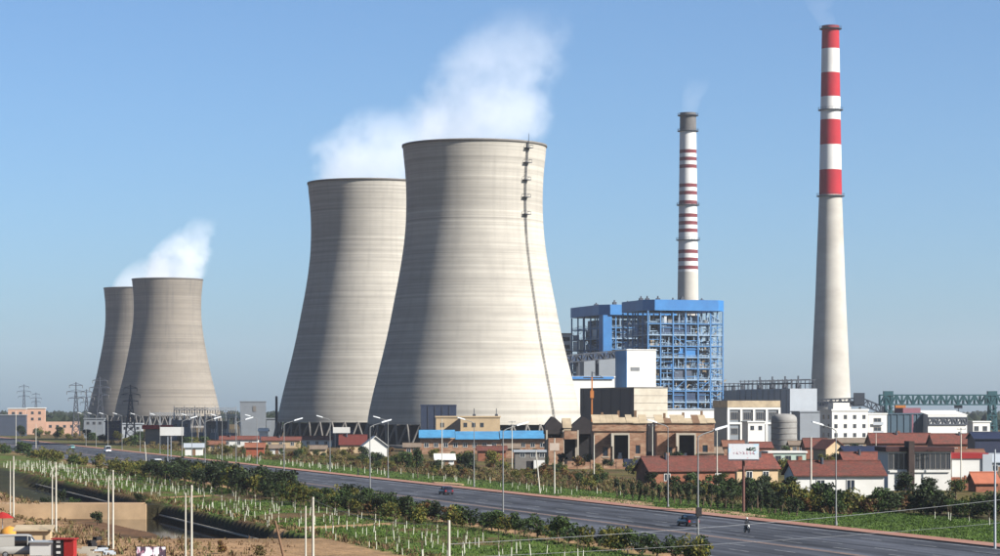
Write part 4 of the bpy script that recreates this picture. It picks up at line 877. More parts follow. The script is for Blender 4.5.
b = MB(); b.box(-hw_ + .06, hw_ - .06, -.26, -.222, zb + .06, zt_ - .06); pr = b.build('print', poster('print_pale', C(200, 202, 204), [((2.2, 1, 1.6), .68, .72, C(190, 150, 156)), ((.8, 1, 1.2), .62, .70, C(170, 205, 225))]), T)
# illegible red brush-like strokes and a dark green tree motif, as on the print
b = MB(); R2 = random.Random(4)
for i in range(7):
    x = -hw_ * .62 + i * hw_ * .21; z0 = zb + (zt_ - zb) * .36
    for k in range(3): a_ = R2.random() * 3.1; ll = .12 + .13 * R2.random(); b.bar((x - ll * math.cos(a_), -.265, z0 + .1 * k - ll * math.sin(a_)), (x + ll * math.cos(a_), -.265, z0 + .1 * k + ll * math.sin(a_)), .05, .01)
b.build('red_strokes', M('print_red', C(190, 90, 110), .1, 1), pr)
b = MB()
for i in range(26): x = hw_ * (.2 + .55 * R2.random()); zc = zb + (zt_ - zb) * (.55 + .2 * R2.random()); b.box(x - .11, x + .11, -.268, -.262, zc - .07, zc + .07)
b.build('tree_motif', M('print_green', C(70, 92, 80), .2, 2), pr)
b = MB(); b.box(-hw_, hw_, -.75, -.3, zb - .12, zb - .02).bar((-hw_ * .6, -.3, zb - .1), (-hw_ * .6, 0, zb + .1), .08).bar((hw_ * .6, -.3, zb - .1), (hw_ * .6, 0, zb + .1), .08); b.build('catwalk', steel_dk, T)
T = thing('billboard', 'blank white billboard on two posts beside the road, below the distant towers', 'billboard', gp(170.5, 462), 0); D_ = gd(462); s7 = D_ / F
b = MB(); b.box(-10.5 * s7, 13 * s7, -.15, .15, zt(435.5, D_), zt(427, D_)); b.build('panel', white_w, T)
for x in (-2.7, .5): b = MB(); b.bar((x * s7, .2, 0), (x * s7, .2, zt(430, D_)), .22); b.build('post', steel, T)
T = thing('road_sign', 'square grey sign board on a white pole before the dark shed', 'sign', gp(554.5, 494), 0); D_ = gd(494); s7 = D_ / F
b = MB(); b.tube((0, .15, 0), (0, .12, zt(438, D_)), .13, .1, 10); b.build('pole', pole_w, T); b = MB(); b.box(-4.8 * s7, 4.8 * s7, -.08, 0, zt(450.5, D_), zt(443, D_)); b.build('panel', M('sign_back', C(176, 160, 146), .1, 1), T)
# ------------------------------------------------------------------ street lamps
def lamp_mesh(h):
    T = thing('street_lamp', '', 'street lamp')
    b = MB(); b.tube((0, 0, 0), (0, 0, h * .45), .12, .09, 10).tube((0, 0, h * .45), (0, 0, h - .5), .09, .06, 10); b.tube((0, 0, 0), (0, 0, .5), .2, .17, 10); b.build('pole', M('lamp_pole', C(112, 114, 114), .1, 1, .6), T)
    b = MB(); b.tube((0, 0, h - .5), (.5, 0, h - .2), .07, .06, 8).tube((.5, 0, h - .2), (2.0, 0, h + .25), .06, .05, 8); b.build('arm', M('lamp_pole', C(150, 152, 152)), T)
    b = MB(); b.prism([(1.8, h + .15), (3.3, h + .57), (3.3, h + .75), (2.0, h + .42), (1.75, h + .28)], -.17, .17); b.build('lamp_head', lamp_w, T)
    return T
L0 = lamp_mesh(12.6)
used = False
def put_lamp(P, rz, label, group):
    global used
    if not used: L0.location = P; L0.rotation_euler = (0, 0, rz); L0['label'] = label; L0['group'] = group; used = True; return L0
    return dup(L0, label, P, rz, group)
lamp_pts = {}
for k, px in enumerate((698, 503, 370, 284, 236, 205, 182)):
    o = put_lamp(px_t(px, 37.4), A, 'street lamp on the near verge, %s from the motorcycle end' % ORD[k] if k else 'street lamp crossing in front of the dark car near the motorcycle', 'near-side street lamps')
    if k == 0: first_lamp = o
for k, px in enumerate((836, 668, 474, 388, 330, 257, 222, 192, 160, 140, 122, 108, 96, 86)):
    put_lamp(px_t(px, -5.6), A + math.pi, 'street lamp on the far verge, %s counted from the right-hand lawn' % ORD[k], 'far-side street lamps')
b = MB(); b.box(-.28, .28, -.35, -.1, 4.2, 5.1); b.build('control_box', dark, first_lamp)
# ------------------------------------------------------------------ utility poles
def upole(P, h, label, r=.14, arms=0, lean=(0, 0), group='utility poles', mm=None, twin=False):
    T = thing('utility_pole', label, 'pole', P, 0.28, group); b = MB(); b.tube((0, 0, -.1), (lean[0], lean[1], h), r, r * .65, 10); b.build('shaft', mm or pole_w, T)
    for k in range(arms): b = MB(); z = h - .3 - .8 * k; b.bar((lean[0] - .9, lean[1] - .12, z), (lean[0] + .9, lean[1] - .12, z), .1); a_ = b.build('cross_arm', steel_dk, T); b = MB(); [b.tube((lean[0] + x, lean[1] - .12, z + .05), (lean[0] + x, lean[1] - .12, z + .25), .05, .05, 6) for x in (-.8, 0, .8)]; b.build('insulators', white_w, a_)
    return T
near = []
for k, (px, D) in enumerate(((449, 153), (313, 193), (191.5, 223), (113, 277), (56, 316), (13.5, 357))):
    P = at(px, D); where = ('beside the sapling plot at the bottom edge', 'at the bottom left of the sapling plot', 'before the dark canal water', 'on the bank beside the dark poster board', 'behind the red kiosk', 'by the pale sand at the left edge')[k]
    near.append(upole(P, 8.4, 'thick white concrete pole %s' % where, .125, 0, group='white poles along the canal'))
    P2 = P + (road(-1.0, -.55) - O) * (-1) if False else P + Vector((-.62, .9, 0))
    upole(P2, 7.7 if k else 5.3, 'thinner white twin pole %s' % where, .095, 0, group='white poles along the canal')
for P, h, lab, kw in ((gp(512, 471), 12.0, 'utility pole with cross arms right of the olive trees', dict(arms=2)), (gp(540, 493), 7.5, 'leaning white pole beside the square grey sign', dict(lean=(-.75, 0))),
                      (gp(594, 482), 9.5, 'white pole before the corner of the buff workshop', {}), (gp(652.5, 478), 11.5, 'grey pole between the two buff workshops', dict(arms=1)), (gp(717, 489), 11.3, 'thin grey pole left of the pole billboard', dict(arms=1)),
                      (gp(811, 499), 10.2, 'thick white pole before the white-walled house', dict(r=.2)), (gp(961, 491), 11.5, 'grey pole with cross arms before the crimson-banded white block', dict(arms=2)), (at(995, 277), 10.6, 'dark pole at the right edge beside the footway', dict(mm=steel)),
                      (gp(146.5, 464), 6.0, 'short leaning pole on the verge left of the blank billboard', dict(lean=(-.5, 0))), (gp(36, 448), 9.0, 'white pole at the roadside below the slate warehouse', {}), (gp(16, 446), 14, 'tall pole at the far left roadside', {}),
                      (gp(442, 470), 12.5, 'grey pole before the olive trees', {}), (gp(907, 478), 8, 'thin pole before the window-band building', {}), (gp(876, 462), 8, 'thin pole before the blue shed', {})):
    upole(P, h, lab, **kw)
off = upole(Vector((52, 218, 0)), 9.0, 'utility pole standing beyond the right end of the near cable', .16, 1)
wire('overhead_cable', 'overhead cable rising to the right across the lawn', Vector(near[0].location) + Vector((0, 0, 7.0)), (52, 218, 8.6), 0.5, .014, 24)
wire('overhead_cable', 'lower overhead cable over the road at the bottom right', Vector(near[0].location) + Vector((0, 0, 6.2)), (52, 218, 6.4), 0.4, .010, 24)
for k in range(5):
    a_, c_ = near[k].location, near[k + 1].location
    wire('pole_cable', 'thin cable between white canal poles, %s span from the bottom edge' % ORD[k], Vector(a_) + Vector((0, 0, 8.2)), Vector(c_) + Vector((0, 0, 8.2)), .6, .012, 10)
# broken leaning timber pole in the sapling plot
P = gp(284, 556); T = thing('leaning_post', 'dark leaning timber post at the edge of the sapling plot', 'post', P, 0); b = MB(); b.tube((0, 0, -.2), (-.9, 0, 3.6), .14, .1, 8); b.build('shaft', wood, T)

# ------------------------------------------------------------------ vehicles
tyre = M('tyre_rubber', C(28, 28, 30), .1, 3); rim_m = M('wheel_rim', C(150, 152, 155), .1, 3, .35, metal=.7); lampg = M('lamp_lens', C(215, 215, 205), .1, 3, .2); tail = M('tail_lens', C(150, 24, 22), .1, 3, .3); carglass = M('car_glass', C(24, 28, 34), .1, 1, .08, spec=.7); black = M('black_trim', C(24, 24, 26), .1, 3, .5)
def loft(b, secs, close=True):
    n = len(secs[0]); vv_ = [p for s_ in secs for p in s_]; ff_ = [(j * n + i, j * n + (i + 1) % n, (j + 1) * n + (i + 1) % n, (j + 1) * n + i) for j in range(len(secs) - 1) for i in range(n)]
    b.add(vv_, ff_, True)
    if close: b.add(secs[0], [tuple(reversed(range(n)))]); b.add(secs[-1], [tuple(range(n))])
def vehicle(name, label, cat, P, rz, paint, kind='hatch', group=None):
    """x forward, y left. A hull lofted along x, a glazed cabin, wheels, lamps, mirrors, plate."""
    T = thing(name, label, cat, P, rz, group)
    if kind == 'van': Ln, Wd, belt, top = 5.2, 1.9, 1.15, 2.25; hull = [(-2.6, .45, 1.1, .93), (-2.5, .3, 1.15, .98), (-1.2, .28, 1.15, 1), (1.4, .28, 1.15, 1), (2.2, .28, 1.05, .98), (2.5, .3, .85, .93), (2.6, .4, .7, .86)]; cab = [(-2.58, 1.12, .95), (-2.45, 2.15, .86), (-2.0, 2.25, .84), (1.0, 2.25, .84), (1.35, 2.12, .84), (2.15, 1.06, .92)]
    else: Ln, Wd, belt, top = 4.3, 1.75, .92, 1.48; hull = [(-2.12, .45, .86, .84), (-2.05, .3, .94, .95), (-1.3, .25, .95, 1), (.7, .25, .94, 1), (1.4, .25, .84, .99), (1.95, .28, .72, .92), (2.12, .36, .6, .8)]; cab = [(-2.0, .92, .9), (-1.55, 1.40, .76), (-1.0, 1.47, .74), (.0, 1.48, .74), (.3, 1.40, .75), (1.1, .90, .90)]
    b = MB(); h = Wd / 2; secs = []
    for x, z0, z1, wf in hull:
        y = h * wf; r = .12; secs.append([(x, -y + r, z0), (x, y - r, z0), (x, y, z0 + r), (x, y * 1.0, (z0 + z1) / 2), (x, y * .97, z1 - r * .6), (x, y * .88, z1), (x, -y * .88, z1), (x, -y * .97, z1 - r * .6), (x, -y, (z0 + z1) / 2), (x, -y, z0 + r)])
    loft(b, secs); b.build('body', paint, T)
    b = MB(); xs_ = [c[0] for c in cab]; secs = []
    for x, z1, wf in cab: y = h * wf; zb_ = belt - .06; secs.append([(x, -h * .93, zb_), (x, h * .93, zb_), (x, y, z1 - .03), (x, y * .9, z1), (x, -y * .9, z1), (x, -y, z1 - .03)])
    loft(b, secs); cb = b.build('cabin_glass', carglass, T)
    b = MB(); secs = []; m_ = [c for c in cab if c[1] > top - .14]
    for x, z1, wf in m_: y = h * wf + .015; secs.append([(x, -y, z1 - .12), (x, y, z1 - .12), (x, y, z1 + .0), (x, y * .85, z1 + .025), (x, -y * .85, z1 + .025), (x, -y, z1 + .0)])
    loft(b, secs); b.build('roof', paint, T)
    for sy in (-1, 1):
        for x, z1, wf in (cab[1], cab[3], cab[4]): b = MB(); b.bar((x, sy * (h * wf + .005), z1 - .05), (x + (.12 if kind != 'van' else 0), sy * (h * .94), belt - .03), .09, .07); b.build('pillar', paint, T)
        if kind == 'van': b = MB(); b.prism([(-2.4, belt - .02), (-.3, belt - .02), (-.3, 2.1), (-2.35, 2.1)], sy * h * .905 - .04, sy * h * .905 + .05); b.build('side_panel', paint, T)
        b = MB(); b.box(xs_[-1] - .45, xs_[-1] - .28, sy * h - .06 if sy > 0 else sy * h - .12, sy * h + .12 if sy > 0 else sy * h + .06, belt + .02, belt + .18); b.build('wing_mirror', paint, T)
        b = MB(); b.box(hull[-1][0] - .16, hull[-1][0] - .03, sy * h * .62 - .16, sy * h * .62 + .16, hull[-1][2] - .08, hull[-1][2] + .06); b.build('headlight', lampg, T)
        b = MB(); b.box(hull[0][0] - .02, hull[0][0] + .12, sy * h * .7 - .12, sy * h * .7 + .12, hull[0][2] - .28, hull[0][2] - .02); b.build('tail_light', tail, T)
        for wx in (hull[2][0] - .02 * (kind == 'van'), hull[-3][0] - .08):
            b = MB(); yy = sy * (h - .1); b.tube((wx, yy - .11, .31), (wx, yy + .11, .31), .31, .31, 20); wh = b.build('wheel', tyre, T); b = MB(); b.tube((wx, yy + sy * .105, .31), (wx, yy + sy * .125, .31), .2, .18, 16); b.build('rim', rim_m, wh)
    b = MB(); b.box(hull[0][0] - .05, hull[0][0] + .1, -h * .9, h * .9, .32, .5); b.build('rear_bumper', black, T); b = MB(); b.box(hull[-1][0] - .1, hull[-1][0] + .05, -h * .84, h * .84, .3, .46); b.build('front_bumper', black, T)
    b = MB(); b.box(hull[0][0] - .06, hull[0][0] - .03, -.2, .2, .57, .66); b.build('number_plate', M('plate', C(60, 80, 120)), T)
    return T
paint = lambda n, c: M('paint_' + n, c, .03, .5, .3, spec=.6)
fwd, bwd = A + math.pi / 2, A - math.pi / 2                 # away from / towards the camera along the road
g_ = 'vehicles on the road'
vehicle('parked_car', 'dark hatchback in the wide road lane beside the motorcyclist', 'car', gp(688, 526), fwd, paint('black', C(34, 36, 46)), group=g_)
vehicle('moving_car', 'dark hatchback driving alone in the middle of the road', 'car', gp(446, 494.5), fwd, paint('darkblue', C(40, 42, 58)), group=g_)
vehicle('moving_car', 'pale teal car far down the road', 'car', gp(72, 449), fwd, paint('teal', C(130, 190, 185)), group=g_)
vehicle('moving_van', 'white van far down the road', 'van', gp(107.5, 452.5), fwd, paint('white', C(222, 224, 222)), 'van', g_)
vehicle('moving_car', 'dark car far down the road nearer than the white van', 'car', gp(99, 458), fwd, paint('black', C(34, 36, 46)), group=g_)
vehicle('moving_van', 'white van half hidden by bushes on the near lane', 'van', gp(157.5, 468), bwd, paint('white', C(222, 224, 222)), 'van', g_)
vehicle('moving_car', 'tiny dark car farthest along the road', 'car', road(640, 9), fwd, paint('grey', C(70, 72, 80)), group=g_)
vehicle('parked_van', 'white van parked before the sheds at the bottom left corner', 'van', at(18, 262, 0), math.radians(8), paint('dirty_white', C(150, 148, 142)), 'van')
# motorcyclist
P = gp(747, 532.5); T = thing('motorcycle', 'small dark motorcycle ridden along the road', 'motorcycle', P, bwd)
for x in (-.62, .62):
    b = MB(); R_ = .29; pts = [(x + R_ * math.cos(2 * math.pi * i / 18), 0, .31 + R_ * math.sin(2 * math.pi * i / 18)) for i in range(18)]
    for i in range(18): b.tube(pts[i], pts[(i + 1) % 18], .05, .05, 6)
    wh = b.build('wheel', tyre, T); b = MB(); b.tube((x, -.04, .31), (x, .04, .31), .2, .2, 14); b.build('rim', rim_m, wh)
b = MB(); loft(b, [[(x, -w_, z0), (x, w_, z0), (x, w_ * .9, z1), (x, -w_ * .9, z1)] for x, w_, z0, z1 in ((-.75, .1, .6, .72), (-.3, .15, .4, .76), (.1, .15, .3, .74), (.3, .12, .45, .86), (.5, .08, .6, .8))]); b.build('body', black, T)
b = MB(); loft(b, [[(x, -w_, z0), (x, w_, z0), (x, w_ * .8, z1), (x, -w_ * .8, z1)] for x, w_, z0, z1 in ((-.8, .1, .74, .8), (-.4, .15, .77, .85), (.05, .1, .76, .82))]); b.build('seat', dark, T)
b = MB(); b.tube((.62, .09, .31), (.42, .09, .95), .03).tube((.62, -.09, .31), (.42, -.09, .95), .03); b.build('fork', rim_m, T)
b = MB(); b.tube((.38, -.36, 1.02), (.42, 0, .96), .02).tube((.42, 0, .96), (.38, .36, 1.02), .02); b.build('handlebar', black, T)
b = MB(); b.tube((.48, 0, .85), (.6, 0, .85), .1, .08, 14); b.build('headlight', lampg, T)
b = MB(); b.box(-.8, -.55, -.05, .05, .3, .36).tube((-.7, .14, .3), (.0, .14, .28), .045); b.build('exhaust', rim_m, T)
def skin_body(name, joints, edges, mats_, parent, root=0, sub=2):
    me = bpy.data.meshes.new(name); me.from_pydata([j[0] for j in joints], edges, []); o = link(name, me, parent)
    bm = bmesh.new(); bm.from_mesh(me); lay = bm.verts.layers.skin.verify()
    for v, j in zip(bm.verts, joints): v[lay].radius = (j[1], j[1] if len(j) < 3 else j[2]); v[lay].use_root = False
    bm.verts.ensure_lookup_table(); bm.verts[root][lay].use_root = True; bm.to_mesh(me); bm.free()
    o.modifiers.new('skin', 'SKIN').use_smooth_shade = True; s_ = o.modifiers.new('sub', 'SUBSURF'); s_.levels = s_.render_levels = sub
    for m in mats_: me.materials.append(m)
    return o
T = thing('person', 'rider in a dark jacket and white helmet on the small motorcycle', 'person', P, bwd)
J = [((-.2, 0, .9), .15, .17), ((-.16, 0, 1.1), .14, .17), ((-.06, 0, 1.34), .13, .2), ((-.02, 0, 1.5), .06), ((0, 0, 1.62), .09), ((0, 0, 1.7), .08),
     ((-.05, .2, 1.38), .07), ((.05, .3, 1.14), .05), ((.33, .3, 1.05), .038), ((.4, .3, 1.03), .04), ((-.05, -.2, 1.38), .07), ((.05, -.3, 1.14), .05), ((.33, -.3, 1.05), .038), ((.4, -.3, 1.03), .04),
     ((-.15, .12, .86), .11), ((.25, .2, .74), .08), ((.08, .19, .36), .055), ((.22, .2, .3), .045), ((-.15, -.12, .86), .11), ((.25, -.2, .74), .08), ((.08, -.19, .36), .055), ((.22, -.2, .3), .045)]
E = [(0, 1), (1, 2), (2, 3), (3, 4), (4, 5), (2, 6), (6, 7), (7, 8), (8, 9), (2, 10), (10, 11), (11, 12), (12, 13), (0, 14), (14, 15), (15, 16), (16, 17), (0, 18), (18, 19), (19, 20), (20, 21)]
bd_ = skin_body('body', J, E, [M('jacket_dark', C(36, 38, 44), .15, 4)], T)
b = MB(); b.lathe([(.001, 1.84), (.08, 1.82), (.13, 1.75), (.145, 1.66), (.13, 1.57), (.11, 1.55)], 20); b.build('helmet', white_w, T)
b = MB(); b.box(.09, .15, -.1, .1, 1.6, 1.7); b.build('visor', carglass, T)
b = MB(); loft(b, [[(x, -.16, z), (x, .16, z), (x + .02, .16, z + .02), (x + .02, -.16, z + .02)] for x, z in ((-.36, 1.02), (-.31, 1.2), (-.24, 1.38))]); b.build('back_panel', white_w, T)
# pedestrian on the far footway
def walker(P, rz, label, top, leg):
    T = thing('person', label, 'person', P, rz)
    J = [((0, 0, .95), .14, .17), ((0, 0, 1.15), .13, .16), ((.02, 0, 1.38), .12, .19), ((.03, 0, 1.52), .055), ((.05, 0, 1.64), .09), ((.05, 0, 1.72), .07),
         ((.02, .21, 1.4), .065), ((-.04, .25, 1.12), .05), ((.08, .25, .88), .04), ((.02, -.21, 1.4), .065), ((.06, -.25, 1.12), .05), ((.2, -.24, .9), .04),
         ((0, .1, .9), .1), ((.14, .1, .5), .07), ((.08, .1, .08), .05), ((.2, .1, .05), .045), ((0, -.1, .9), .1), ((-.06, -.1, .5), .07), ((-.26, -.1, .1), .05), ((-.16, -.1, .05), .045)]
    E = [(0, 1), (1, 2), (2, 3), (3, 4), (4, 5), (2, 6), (6, 7), (7, 8), (2, 9), (9, 10), (10, 11), (0, 12), (12, 13), (13, 14), (14, 15), (0, 16), (16, 17), (17, 18), (18, 19)]
    skin_body('body', J, E, [top], T)
walker(road(*[st(px_t(358, -2))[0], -2.0], .16), A, 'person in dark clothes walking on the far footway', M('coat_dark', C(40, 40, 48), .15, 4), None)
# ------------------------------------------------------------------ bottom left corner: kiosk, sheds, poster board
Dk = 259.0
T = thing('red_kiosk', 'small kiosk with a bright red side and dark open front at the bottom left', 'kiosk', at(53, Dk), math.radians(-6)); zz_ = lambda y: HC + (YH - y) * Dk / F
b = MB(); b.box(0, 1.1, 0, 1.2, 0, 1.85); b.build('dark_front', black, T)
b = MB(); b.box(1.12, 2.1, -.05, 1.2, 0, 1.9); b.build('red_side', M('bright_red_paint', C(136, 22, 20), .12, .8), T)
b = MB(); b.box(-.2, 2.2, -.2, 1.6, 1.92, 2.02); b.build('awning', M('bright_red_paint', C(196, 34, 28)), T)
for z in (.5, 1.1, 1.6): b = MB(); b.box(.35, .75, -.06, -.003, z, z + .25); b.build('goods', white_w, T)
b = MB(); b.box(-2.4, -.05, .1, 1.8, .3, 1.6); b.build('white_counter', white_w, T); b = MB(); b.box(-2.5, 0, -.1, 2, 1.6, 1.75); b.build('counter_top', grey_lt, T)
T = thing('shanty_shed', 'low shed with pale patched roof behind the white van', 'shed', at(16, 281), math.radians(5)); b = MB(); b.box(0, 3.6, 0, 3, 0, 1.7); b.build('wall', cream_w, T); b = MB(); b.prismx([(-.4, 1.71), (3.3, 2.1), (3.3, 2.25), (-.4, 1.86)], -.3, 3.9); b.build('roof', plaster, T)
T = thing('yellow_tank', 'yellow covered heap beside the low patched shed', 'tarpaulin', at(9.5, 289), .3); b = MB(); b.lathe([(1.2, 0), (1.15, .9), (.9, 1.5), (.4, 1.8), (.02, 1.9)], 20); b.build('cover', M('yellow_tarp', C(186, 130, 50), .12, 1.2), T)
T = thing('red_umbrella', 'red and white parasol at the left edge', 'parasol', at(2.5, 296), 0); b = MB(); b.tube((0, 0, 0), (0, 0, 3.2), .04); b.build('pole', steel, T); b = MB(); b.lathe([(1.3, 2.5), (.7, 2.95), (.02, 3.2)], 12); b.build('canopy', M('bright_red_paint', C(196, 34, 28)), T)
T = thing('poster_board', 'board with a dark rose and white print on the sand at the bottom', 'board', at(136, 257), math.radians(3)); b = MB(); b.box(0, 2.95, 0, .08, .3, 1.32); b.build('frame', black, T)
b = MB(); b.box(.05, 2.9, -.02, -.002, .34, 1.28); b.build('print', poster('print_rose', C(70, 52, 66), [((1.6, 1, .7), .5, .54, C(226, 216, 224)), ((2.4, 1, 1.2), .58, .62, C(170, 110, 130))]), T)
for x in (.3, 2.6): b = MB(); b.bar((x, .12, 0), (x, .12, .9), .07); b.build('stake', wood, T)
for k, (px, D, w_, h_, mm) in enumerate(((88, 262, 2.4, 1.0, concrete), (104, 266, 1.8, .7, grey_lt), (98, 272, 1.2, 1.5, dark), (32, 300, 1.6, 1.0, plaster))):
    T = thing('rubble_block', ['pale concrete slab pile right of the red kiosk', 'grey sheet pile right of the red kiosk', 'dark upright junk heap right of the red kiosk', 'sandy block pile left of the kiosk'][k], 'debris', at(px, D), .4 * k); R2 = random.Random(k)
    for i in range(5): b = MB(); x = w_ * (R2.random() - .5); b.box(x - w_ * .3, x + w_ * .3, -.5 + .2 * i, .2 + .2 * i, 0 if i < 2 else h_ * .2 * i - .05, h_ * .2 * (i + 1)); b.build('slab', mm, T)
# ------------------------------------------------------------------ vegetation
def leafm(name, c1, rand=.25, var=.35): return M(name, c1, var, .9, .7, rand=rand, trans=.25, spec=.2)
leaf_dk = leafm('leaf_dark', C(34, 44, 24)); leaf_ol = leafm('leaf_olive', C(98, 94, 36)); leaf_br = leafm('leaf_rusty', C(92, 62, 34)); leaf_gr = leafm('leaf_green', C(54, 72, 30)); leaf_dry = leafm('leaf_dry', C(104, 90, 54)); leaf_sap = leafm('leaf_sapling', C(70, 88, 36))
whitewash = M('whitewashed_bark', C(184, 184, 166), .15, 3)
def crown_mesh(name, mats_, n, rx, rz_, zc, ls, seed, clumps=9, up=.3):
    R = random.Random(seed); b = MB(); cs = []
    for i in range(clumps):
        a_ = R.random() * 6.283; rr = math.sqrt(R.random()) * .68; zz = (R.random() * 2 - 1) * .7; k = math.sqrt(max(.05, 1 - zz * zz)); cs.append((Vector((rx * rr * k * math.cos(a_), rx * rr * k * math.sin(a_), zc + rz_ * zz)), .30 + .3 * R.random()))
    for i in range(n):
        c, cr = R.choice(cs); d = Vector((R.gauss(0, 1), R.gauss(0, 1), R.gauss(0, .9))).normalized() * (cr * (.55 + .45 * R.random())); p = c + Vector((d.x * rx, d.y * rx, d.z * rz_))
        nrm = (d + Vector((R.gauss(0, .5), R.gauss(0, .5), up + R.gauss(0, .5)))).normalized(); t1 = nrm.orthogonal().normalized(); t1.rotate(Matrix.Rotation(R.random() * 6.28, 3, nrm)); t2 = nrm.cross(t1); s_ = ls * (.6 + .8 * R.random()); q = s_ * (.45 + .3 * R.random())
        b.mat(0 if R.random() < .8 else len(mats_) - 1); b.add([p - t1 * s_, p - t2 * q, p + t1 * s_, p + t2 * q], [(0, 1, 2, 3)])
    return b.mesh(name, mats_)
def trunk_mesh(h, r, seed, n=4, mat_=None, spread=.5):
    R = random.Random(seed); b = MB(); k = Vector((R.gauss(0, .06) * h, R.gauss(0, .06) * h, h * .55)); b.tube((0, 0, -.1), k, r, r * .65, 8); 
    for i in range(n):
        a_ = 6.28 * i / n + R.random(); e_ = Vector((math.cos(a_) * spread * h * .5, math.sin(a_) * spread * h * .5, h * (.8 + .2 * R.random()))); b.tube(k, e_, r * .5, r * .15, 6)
    return b.mesh('trunk', mat_ or bark)
def plant(name, cat, P, label, group, trunk, crown, sc, rz, crown_name='crown'):
    T = thing(name, label, cat, P, rz, group); T.scale = sc if isinstance(sc, tuple) else (sc,) * 3
    link('trunk', trunk, T); link(crown_name, crown, T); return T
BUSH = {}
for nm, ms, n, rx, rz_, zc, ls in (('dark', [leaf_dk, leaf_gr], 760, 1.25, 1.05, 1.25, .14), ('olive', [leaf_ol, leaf_gr], 640, 1.3, 1.0, 1.2, .14), ('rusty', [leaf_br, leaf_ol], 520, 1.1, .9, 1.1, .135), ('green', [leaf_gr, leaf_dk], 680, 1.2, 1.0, 1.2, .135), ('upright', [leaf_dk, leaf_gr], 420, .48, 1.15, 1.3, .115), ('dry', [leaf_dry, leaf_ol], 420, 1.2, .8, .9, .13)):
    BUSH[nm] = [crown_mesh('crown', ms, n, rx, rz_, zc, ls, 100 * len(BUSH) + k, 9 + k) for k in range(4)]
BT = [trunk_mesh(1.6, .09, k) for k in range(3)]
TREE = {k: [crown_mesh('crown', ms, 1500, 2.3, 1.9, 3.6, .2, 900 + 10 * i + j, 16) for j in range(3)] for i, (k, ms) in enumerate((('dark', [leaf_dk, leaf_gr]), ('olive', [leaf_ol, leaf_gr]), ('green', [leaf_gr, leaf_ol])))}
TT = [trunk_mesh(4.4, .2, 40 + k, 5) for k in range(3)]
R = random.Random(77)
def bush(P, kind, sc, label, group, name='bush'):
    k = R.randrange(4); s_ = sc * (.85 + .3 * R.random()); return plant(name, 'bush', P, label, group, BT[R.randrange(3)], BUSH[kind][k], (s_ * (.9 + .25 * R.random()), s_, s_ * (.85 + .35 * R.random())), R.random() * 6.28)
SCRUB = MB(); SCRUB_M = [leaf_dk, leaf_gr, leaf_ol, leaf_br, leaf_dry]
def scrub(P, kind, sc):
    me = BUSH[kind][R.randrange(4)]; s_ = sc * (.8 + .4 * R.random()); a_ = R.random() * 6.28; c_, d_ = math.cos(a_) * s_, math.sin(a_) * s_; o_ = len(SCRUB.v)
    SCRUB.v += [(P.x + c_ * v.co.x - d_ * v.co.y, P.y + d_ * v.co.x + c_ * v.co.y, v.co.z * s_) for v in me.vertices]
    ix = [SCRUB_M.index(m) for m in me.materials]
    for p in me.polygons: SCRUB.f.append(tuple(o_ + i for i in p.vertices)); SCRUB.mi.append(ix[p.material_index]); SCRUB.smooth.append(False)
def tree(P, kind, sc, label, group=None, tall=1.0):
    return plant('tree', 'tree', P, label, group, TT[R.randrange(3)], TREE[kind][R.randrange(3)], (sc, sc, sc * tall), R.random() * 6.28)
# hedge on the near verge, t = 39..46
s_ = -205.0
while s_ < 175:
    P = road(s_, 39.3 + 1.6 * R.random()); far_ = s_ > 20
    px = 500 + P.x * F / P.y
    if -60 < px < 1060:
        if s_ < -118: k_, sc_, lab, gr = R.choice(['green', 'olive', 'green']), 1.05, 'small leafy bush on the near kerb beside the lower sapling plot', 'bushes on the near kerb'
        elif s_ < -12: k_, sc_, lab, gr = R.choice(['dark', 'green', 'olive', 'rusty']), 1.25, 'bushy shrub of the near hedge between road and sapling plot', 'near hedge'
        elif s_ > 112: k_, sc_, lab, gr = R.choice(['olive', 'dry', 'olive', 'olive']), 1.3, 'olive-yellow shrub of the verge left of the thick dark hedge', 'olive verge shrubs'
        else: k_, sc_, lab, gr = 'dark', 1.75, 'big dark shrub of the thick near hedge', 'thick dark hedge'
        bush(P, k_, sc_, lab, gr)
        if sc_ > 1.1: bush(road(s_ + 1.2, 43.5 + 2.0 * R.random()), k_ if R.random() < .7 else 'olive', sc_ * .95, lab, gr)
    s_ += {1.05: 3.4, 1.25: 3.3, 1.75: 5.2}.get(locals().get('sc_', 1), 3.6)
for i in range(34):                                        # olive scrub between the hedge and the far bend
    P = road(180 + i * 14, 41 + 5 * R.random()); scrub(P, R.choice(['olive', 'dry', 'olive', 'green']), 1.7)
# far verge: upright shrubs, hedge at the right, scrub
for i in range(26):
    px = 616 + i * 7.2 + 2 * R.random(); P = px_t(px, -11.8 - 1.0 * R.random())
    if abs(px - 743) > 4: bush(P, 'upright', 1.15, 'narrow upright dark shrub in the row behind the far lawn', 'upright shrub row', 'upright_shrub')
for i in range(58):
    px = 752 + 252 * (i + R.random()) / 58; q_ = min(1, max(0, (px - 815) / 100)); P = px_t(px, -17 - 13 * q_ - 7 * R.random()); bush(P, R.choice(['dark', 'green', 'green', 'dark', 'rusty', 'olive']), 1.0 + .75 * R.random(), 'dark bush in the thick hedge behind the right-hand lawn', 'right hedge')
for i in range(15):
    px = 640 + 150 * R.random(); P = px_t(px, -24 - 14 * R.random()); bush(P, R.choice(['dark', 'green', 'olive', 'rusty']), 1.4, 'bush in the loose thicket below the orange-red roofs', 'thicket below the roofs')
for i in range(110):
    px = 180 + 430 * R.random(); t2 = -22 - 30 * R.random() ** 1.3; P = px_t(px, t2); scrub(P, R.choice(['olive', 'dry', 'dry', 'olive', 'rusty', 'green']), .95)
